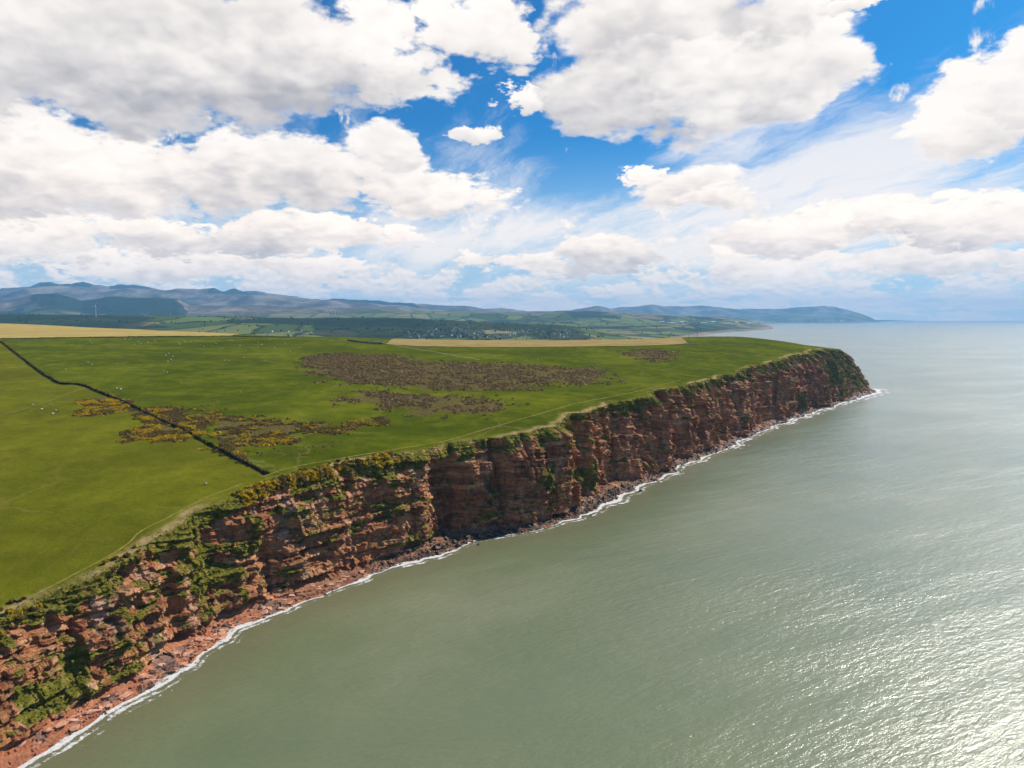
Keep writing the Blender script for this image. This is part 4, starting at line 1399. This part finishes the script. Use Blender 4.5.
bank('hedge_bank', catmull(HEDGE[:, :2], 14), 1.7, 2.0, 'long dark hedge bank bending across the pasture to the cliff edge', 'hedge bank', M_BANK, 1.2)
bank('field_hedge', np.array([on_land(*p)[:2] for p in ((-60, 341), (0, 339), (60, 338), (120, 337.2), (180, 336.6), (232, 336.2), (290, 337.5))]), 1.3, 1.6, 'thin dark hedge between the golden stubble and the green pasture', 'hedge', M_BANK, 0.5)
M_STONE = mat_plain('drystone', [(0.3, (0.06, 0.05, 0.045)), (0.5, (0.16, 0.13, 0.11)), (0.7, (0.32, 0.28, 0.24))], 0.7, 0.9, 0.1, 0.8)
fold = [on_land(*p)[:2] for p in ((348, 340.5), (360, 342.5), (372, 343.6), (382, 344.2))]
bank('stone_fold', np.array(fold), 2.6, 3.2, 'ruined stone fold with dark bushes at the head of the farm track', 'ruin', M_STONE, 1.0)
bank('stone_wall', np.array([on_land(*p)[:2] for p in ((684, 344.2), (692, 344.4), (700, 344.0))]), 1.8, 2.5, 'short pale stone wall beside the right end of the tan field', 'wall', M_TRACK, 0.15)

# ------------------------------------------------------------------ sheep
M_WOOL = mat_plain('wool', [(0.3, (0.68, 0.64, 0.52)), (0.7, (0.80, 0.77, 0.66))], 6.0, 0.95, 0.0, 0.3)
M_FACE = mat_plain('sheep_face', [(0.3, (0.10, 0.085, 0.07)), (0.7, (0.22, 0.19, 0.16))], 6.0, 0.9, 0.1, 0.0)


def make_sheep():
    bm = bmesh.new()

    def ell(c_, r_, seg=8, rg=6, tilt=0.0):
        res = bmesh.ops.create_uvsphere(bm, u_segments=seg, v_segments=rg, radius=1.0)
        for v_ in res['verts']:
            x_, y_, z_ = v_.co
            k_ = 1.0 + 0.06 * math.sin(9 * x_) * math.cos(7 * y_ + 5 * z_)
            y2, z2 = y_ * r_[1] * k_, z_ * r_[2] * k_
            v_.co = (c_[0] + x_ * r_[0], c_[1] + y2 * math.cos(tilt) - z2 * math.sin(tilt), c_[2] + y2 * math.sin(tilt) + z2 * math.cos(tilt))
        return res['verts']

    ell((0, 0, 0.62), (0.30, 0.58, 0.32), 10, 7)
    ell((0, 0.58, 0.68), (0.15, 0.26, 0.17), 8, 5, -0.5)
    fv = ell((0, 0.80, 0.50), (0.10, 0.20, 0.11), 8, 5, -0.9)
    for sx in (-1, 1):
        fv += ell((sx * 0.13, 0.72, 0.62), (0.09, 0.03, 0.03), 6, 4)
        for sy in (-0.36, 0.36):
            res = bmesh.ops.create_cone(bm, cap_ends=True, segments=6, radius1=0.045, radius2=0.075, depth=0.46)
            for v_ in res['verts']: v_.co = (v_.co.x + sx * 0.16, v_.co.y + sy, v_.co.z + 0.23)
            fv += res['verts']
    fs = set(fv)
    for f_ in bm.faces:
        f_.smooth = True
        if all(v_ in fs for v_ in f_.verts): f_.material_index = 1
    me_ = bpy.data.meshes.new('sheep')
    bm.to_mesh(me_)
    bm.free()
    me_.materials.append(M_WOOL)
    me_.materials.append(M_FACE)
    return me_


SHEEP = make_sheep()
FLOCKS = [
    ('white sheep scattered on the upper pasture below the golden stubble', 'sheep on the upper pasture', [(90, 341), (92, 343), (125, 339.5), (129, 340), (131, 338.8), (138, 342), (141, 344), (135, 345), (148, 343), (155, 341), (178, 343), (180, 344.5), (185, 342), (191, 342.5), (200, 345), (204, 347), (212, 346), (216, 344), (232, 341), (240, 346), (222, 349), (246, 351), (258, 343)]),
    ('white sheep in the loose flock halfway down the upper pasture', 'sheep halfway down the pasture', [(166, 356), (169, 354), (171, 360), (173, 357), (168, 362), (164, 372), (167, 373), (225, 361), (229, 361.5), (244, 358), (262, 345), (275, 348), (285, 344), (290, 352), (300, 348)]),
    ('white sheep in the small group left of the hedge bank', 'sheep left of the hedge bank', [(33, 405.5), (42, 410), (51, 405), (56, 411), (53, 414.5)]),
    ('lone white sheep on open grass below the gorse patches', 'lone sheep', [(206, 485)]),
    ('lone white sheep on the pasture between the hedge bank and bracken', 'lone sheep', [(241, 393)]),
    ('small group of white sheep above the hedge bank corner', 'sheep above the hedge bank corner', [(117, 389), (121, 390), (88, 363), (92, 365), (66, 370)]),
    ('white sheep grazing among the bracken bands', 'sheep by the bracken', [(318, 384), (303, 372), (309, 388), (538, 360), (430, 371)]),
]
first = True
for lab, grp, pts in FLOCKS:
    for px, py in pts:
        p = on_land(px, py)
        o_ = bpy.data.objects.new('sheep', SHEEP)
        o_.location = (p[0], p[1], p[2] - 0.02)
        o_.rotation_euler = (0, 0, rng.uniform(0, 6.28))
        s_ = rng.uniform(1.4, 1.7)
        o_.scale = (s_, s_, s_)
        link(o_, None, label=lab, category='sheep')
        if len(pts) > 1: o_['group'] = grp


# ------------------------------------------------------------------ village, farms, turbines, works
def far_ground(px, dep): return float(far_z(np.array([float(px)]), np.array([float(dep)]))[0])


def house_mesh(seed, wall, roof):
    r_ = random.Random(seed)
    L, W, Hh, Rr = r_.uniform(9, 15), r_.uniform(7, 9), r_.uniform(5, 6.5), r_.uniform(2.5, 3.5)
    v_ = [(-L / 2, -W / 2, -2), (L / 2, -W / 2, -2), (L / 2, W / 2, -2), (-L / 2, W / 2, -2), (-L / 2, -W / 2, Hh), (L / 2, -W / 2, Hh), (L / 2, W / 2, Hh), (-L / 2, W / 2, Hh), (-L / 2, 0, Hh + Rr), (L / 2, 0, Hh + Rr)]
    f_ = [(0, 1, 5, 4), (1, 2, 6, 5), (2, 3, 7, 6), (3, 0, 4, 7), (4, 8, 7), (5, 6, 9)]
    n_ = len(v_)
    e_ = 0.4
    v_ += [(-L / 2 - e_, -W / 2 - e_, Hh - 0.1), (L / 2 + e_, -W / 2 - e_, Hh - 0.1), (L / 2 + e_, 0, Hh + Rr + 0.25), (-L / 2 - e_, 0, Hh + Rr + 0.25), (-L / 2 - e_, W / 2 + e_, Hh - 0.1), (L / 2 + e_, W / 2 + e_, Hh - 0.1)]
    f_ += [(n_, n_ + 1, n_ + 2, n_ + 3), (n_ + 3, n_ + 2, n_ + 5, n_ + 4)]
    c0 = len(v_)
    cx_ = L * 0.32
    for z_ in (Hh + Rr - 1.0, Hh + Rr + 1.4):
        v_ += [(cx_ - .5, -.5, z_), (cx_ + .5, -.5, z_), (cx_ + .5, .5, z_), (cx_ - .5, .5, z_)]
    f_ += [(c0, c0 + 1, c0 + 5, c0 + 4), (c0 + 1, c0 + 2, c0 + 6, c0 + 5), (c0 + 2, c0 + 3, c0 + 7, c0 + 6), (c0 + 3, c0, c0 + 4, c0 + 7), (c0 + 4, c0 + 5, c0 + 6, c0 + 7)]
    me_ = bpy.data.meshes.new('house')
    me_.from_pydata(v_, [], f_)
    me_.materials.append(wall)
    me_.materials.append(roof)
    for i_, p in enumerate(me_.polygons): p.material_index = 1 if 6 <= i_ <= 7 else 0
    return me_


M_WH = mat_plain('render_white', [(0.3, (0.66, 0.64, 0.60)), (0.7, (0.80, 0.78, 0.74))], 0.4, 0.9, 0.1, 0.0)
M_CR = mat_plain('render_cream', [(0.3, (0.46, 0.40, 0.32)), (0.7, (0.60, 0.53, 0.43))], 0.4, 0.9, 0.1, 0.0)
M_SLATE = mat_plain('slate_roof', [(0.3, (0.10, 0.105, 0.12)), (0.7, (0.22, 0.22, 0.24))], 0.5, 0.8, 0.2, 0.0)
homes = [house_mesh(i_, (M_WH, M_WH, M_CR)[i_ % 3], M_SLATE) for i_ in range(6)]


def put_house(px, dep, label, group, i_):
    o_ = bpy.data.objects.new('house', homes[i_ % 6])
    o_.location = ((px - 512) / F_PX * dep, dep, far_ground(px, dep))
    o_.rotation_euler = (0, 0, rng.uniform(-0.5, 0.5) + (1.57 if i_ % 3 == 0 else 0))
    link(o_, None, label=label, category='house', group=group)


def visible_y(px, dep): return 318.5 - (far_ground(px, dep) - CAM_H) * F_PX / dep


for lab, grp, a_, b_, ylo, yhi, n_ in (
        ('small house in the left cluster of the village under the dark hill', 'houses of the village under the dark hill', 408, 470, 328, 338, 34),
        ('small pale house in the bright middle row of the village', 'houses in the bright row of the village', 462, 530, 330, 338, 52),
        ('small house at the right end of the village by the wood', 'houses at the right end of the village', 534, 572, 329, 338, 24),
        ('small farm building beyond the green skyline left of the stone fold', 'farm buildings beyond the green skyline', 266, 304, 330, 337, 9)):
    c_, tries = 0, 0
    while c_ < n_ and tries < 4000:
        tries += 1
        px, dep = rng.uniform(a_, b_), rng.uniform(2900, 4700)
        y_ = visible_y(px, dep)
        if ylo < y_ < yhi:
            put_house(px, dep, lab, grp, c_)
            c_ += 1

M_STEEL = mat_plain('turbine_white', [(0.3, (0.75, 0.75, 0.74)), (0.7, (0.82, 0.82, 0.81))], 0.1, 0.5, 0.3, 0.0)


def make_turbine(label, px, dep, height, spin, group):
    root = thing('wind_turbine', label, 'wind turbine', ((px - 512) / F_PX * dep, dep, far_ground(px, dep) - 1), 0.25, group)
    bm = bmesh.new()
    bmesh.ops.create_cone(bm, cap_ends=True, segments=10, radius1=height * 0.022, radius2=height * 0.013, depth=height)
    for v_ in bm.verts: v_.co.z += height / 2
    me_ = bpy.data.meshes.new('tower')
    bm.to_mesh(me_); bm.free()
    me_.materials.append(M_STEEL)
    link(bpy.data.objects.new('tower', me_), root)
    bm = bmesh.new()
    bmesh.ops.create_cube(bm, size=1.0)
    for v_ in bm.verts: v_.co = (v_.co.x * height * .05, v_.co.y * height * .13, v_.co.z * height * .05 + height)
    bmesh.ops.bevel(bm, geom=bm.edges[:], offset=height * .01, segments=1, affect='EDGES')
    me_ = bpy.data.meshes.new('nacelle')
    bm.to_mesh(me_); bm.free()
    me_.materials.append(M_STEEL)
    link(bpy.data.objects.new('nacelle', me_), root)
    bl = height * 0.55
    V = [(-.02 * bl, 0, 0), (.02 * bl, 0, 0), (.055 * bl, .02 * bl, .2 * bl), (-.02 * bl, -.01 * bl, .2 * bl), (.012 * bl, .01 * bl, bl), (-.008 * bl, 0, bl), (0, .03 * bl, 0), (.01 * bl, .035 * bl, .2 * bl)]
    Fc = [(0, 1, 2, 3), (3, 2, 4, 5), (1, 6, 7, 2), (6, 0, 3, 7), (2, 7, 4), (7, 3, 5), (7, 5, 4)]
    me_ = bpy.data.meshes.new('blade')
    me_.from_pydata(V, [], Fc)
    me_.materials.append(M_STEEL)
    for k_ in range(3):
        o_ = bpy.data.objects.new('blade', me_)
        o_.location = (0, -height * 0.075, height)
        o_.rotation_euler = (0, spin + k_ * 2.0944, 0)
        link(o_, root)
    return root


make_turbine('tall white wind turbine standing alone on the dark farmland', 98, 4900, 78, 0.3, 'wind turbines')
make_turbine('white wind turbine in front of the dark forested hill', 147, 6300, 82, 0.9, 'wind turbines')
make_turbine('white wind turbine at the right end of the dark forested hill', 172, 6600, 90, 0.1, 'wind turbines')
for px, dep, sp, wh in ((329, 9800, .2, 'leftmost'), (336, 9900, 1.1, 'middle'), (343, 9700, .7, 'rightmost')):
    make_turbine(wh + ' of three tiny white wind turbines below the long blue ridge', px, dep, 95, sp, 'row of tiny wind turbines')

M_CONC = mat_plain('concrete', [(0.3, (0.30, 0.29, 0.28)), (0.7, (0.44, 0.43, 0.41))], 0.05, 0.9, 0.1, 0.0)
for px, dep, hh_, lab in ((690, 9900, 125, 'taller thin chimney of the far works on the coastal plain'), (697, 10000, 110, 'shorter thin chimney of the far works on the coastal plain')):
    root = thing('chimney_stack', lab, 'chimney', ((px - 512) / F_PX * dep, dep, far_ground(px, dep) - 2))
    for nm, z0_, z1_, r1_, r2_ in (('shaft', 0, hh_, 6.0, 4.0), ('rim', hh_, hh_ + 4, 4.8, 4.8)):
        bm = bmesh.new()
        bmesh.ops.create_cone(bm, cap_ends=True, segments=12, radius1=r1_, radius2=r2_, depth=z1_ - z0_)
        for v_ in bm.verts: v_.co.z += (z0_ + z1_) / 2
        me_ = bpy.data.meshes.new(nm)
        bm.to_mesh(me_); bm.free()
        me_.materials.append(M_CONC)
        link(bpy.data.objects.new(nm, me_), root)
hall = bpy.data.meshes.new('hall')
hall.from_pydata([(-40, -18, -3), (40, -18, -3), (40, 18, -3), (-40, 18, -3), (-40, -18, 18), (40, -18, 18), (40, 18, 18), (-40, 18, 18), (-40, 0, 24), (40, 0, 24)], [],
                 [(0, 1, 5, 4), (1, 2, 6, 5), (2, 3, 7, 6), (3, 0, 4, 7), (4, 5, 9, 8), (8, 9, 6, 7), (4, 8, 7), (5, 6, 9)])
hall.materials.append(M_WH)
for px, dep in ((672, 9700), (681, 9950), (703, 9800), (712, 10050), (735, 10100), (748, 10200), (661, 9900)):
    o_ = bpy.data.objects.new('factory_hall', hall)
    o_.location = ((px - 512) / F_PX * dep, dep, far_ground(px, dep))
    o_.rotation_euler = (0, 0, rng.uniform(-.6, .6))
    link(o_, None, label='pale factory hall of the far works on the coastal plain', category='factory', group='halls of the far works')

# hedgerow trees and copses of the far country
n_ = 2600
tp, td = rng.uniform(-150, 740, n_), np.exp(rng.uniform(math.log(2700), math.log(9500), n_))
txw = (tp - 512) / F_PX * td
den = fbm(txw / 420.0, td / 420.0, octs=4, seed=501)
ok = (den > 0.55) | (rng.random(n_) < 0.10)
vill = (tp > 400) & (tp < 590) & (td < 4700) & (td > 3000)
ok |= vill & (rng.random(n_) < 0.7)
tp, td = tp[ok], td[ok]
tz = far_z(tp, td)
ok = tz > 3
tp, td, tz = tp[ok], td[ok], tz[ok]
cen = np.column_stack([(tp - 512) / F_PX * td, td, tz + 3.0])
V, Q, T = leaf_domes(cen, rng.uniform(3, 6.5, len(cen)), 7, lambda n2, K, d_: pick([(0.018, 0.032, 0.012), (0.032, 0.050, 0.016), (0.055, 0.075, 0.020)], n2, K), squash=1.0)
me = mesh_np('far_trees', V, Q, M_LEAF, False, dict(tint=T))
link(bpy.data.objects.new('far_woodland', me), None, kind='stuff', label='dark hedgerow trees and copses among the far fields and village', category='woodland')
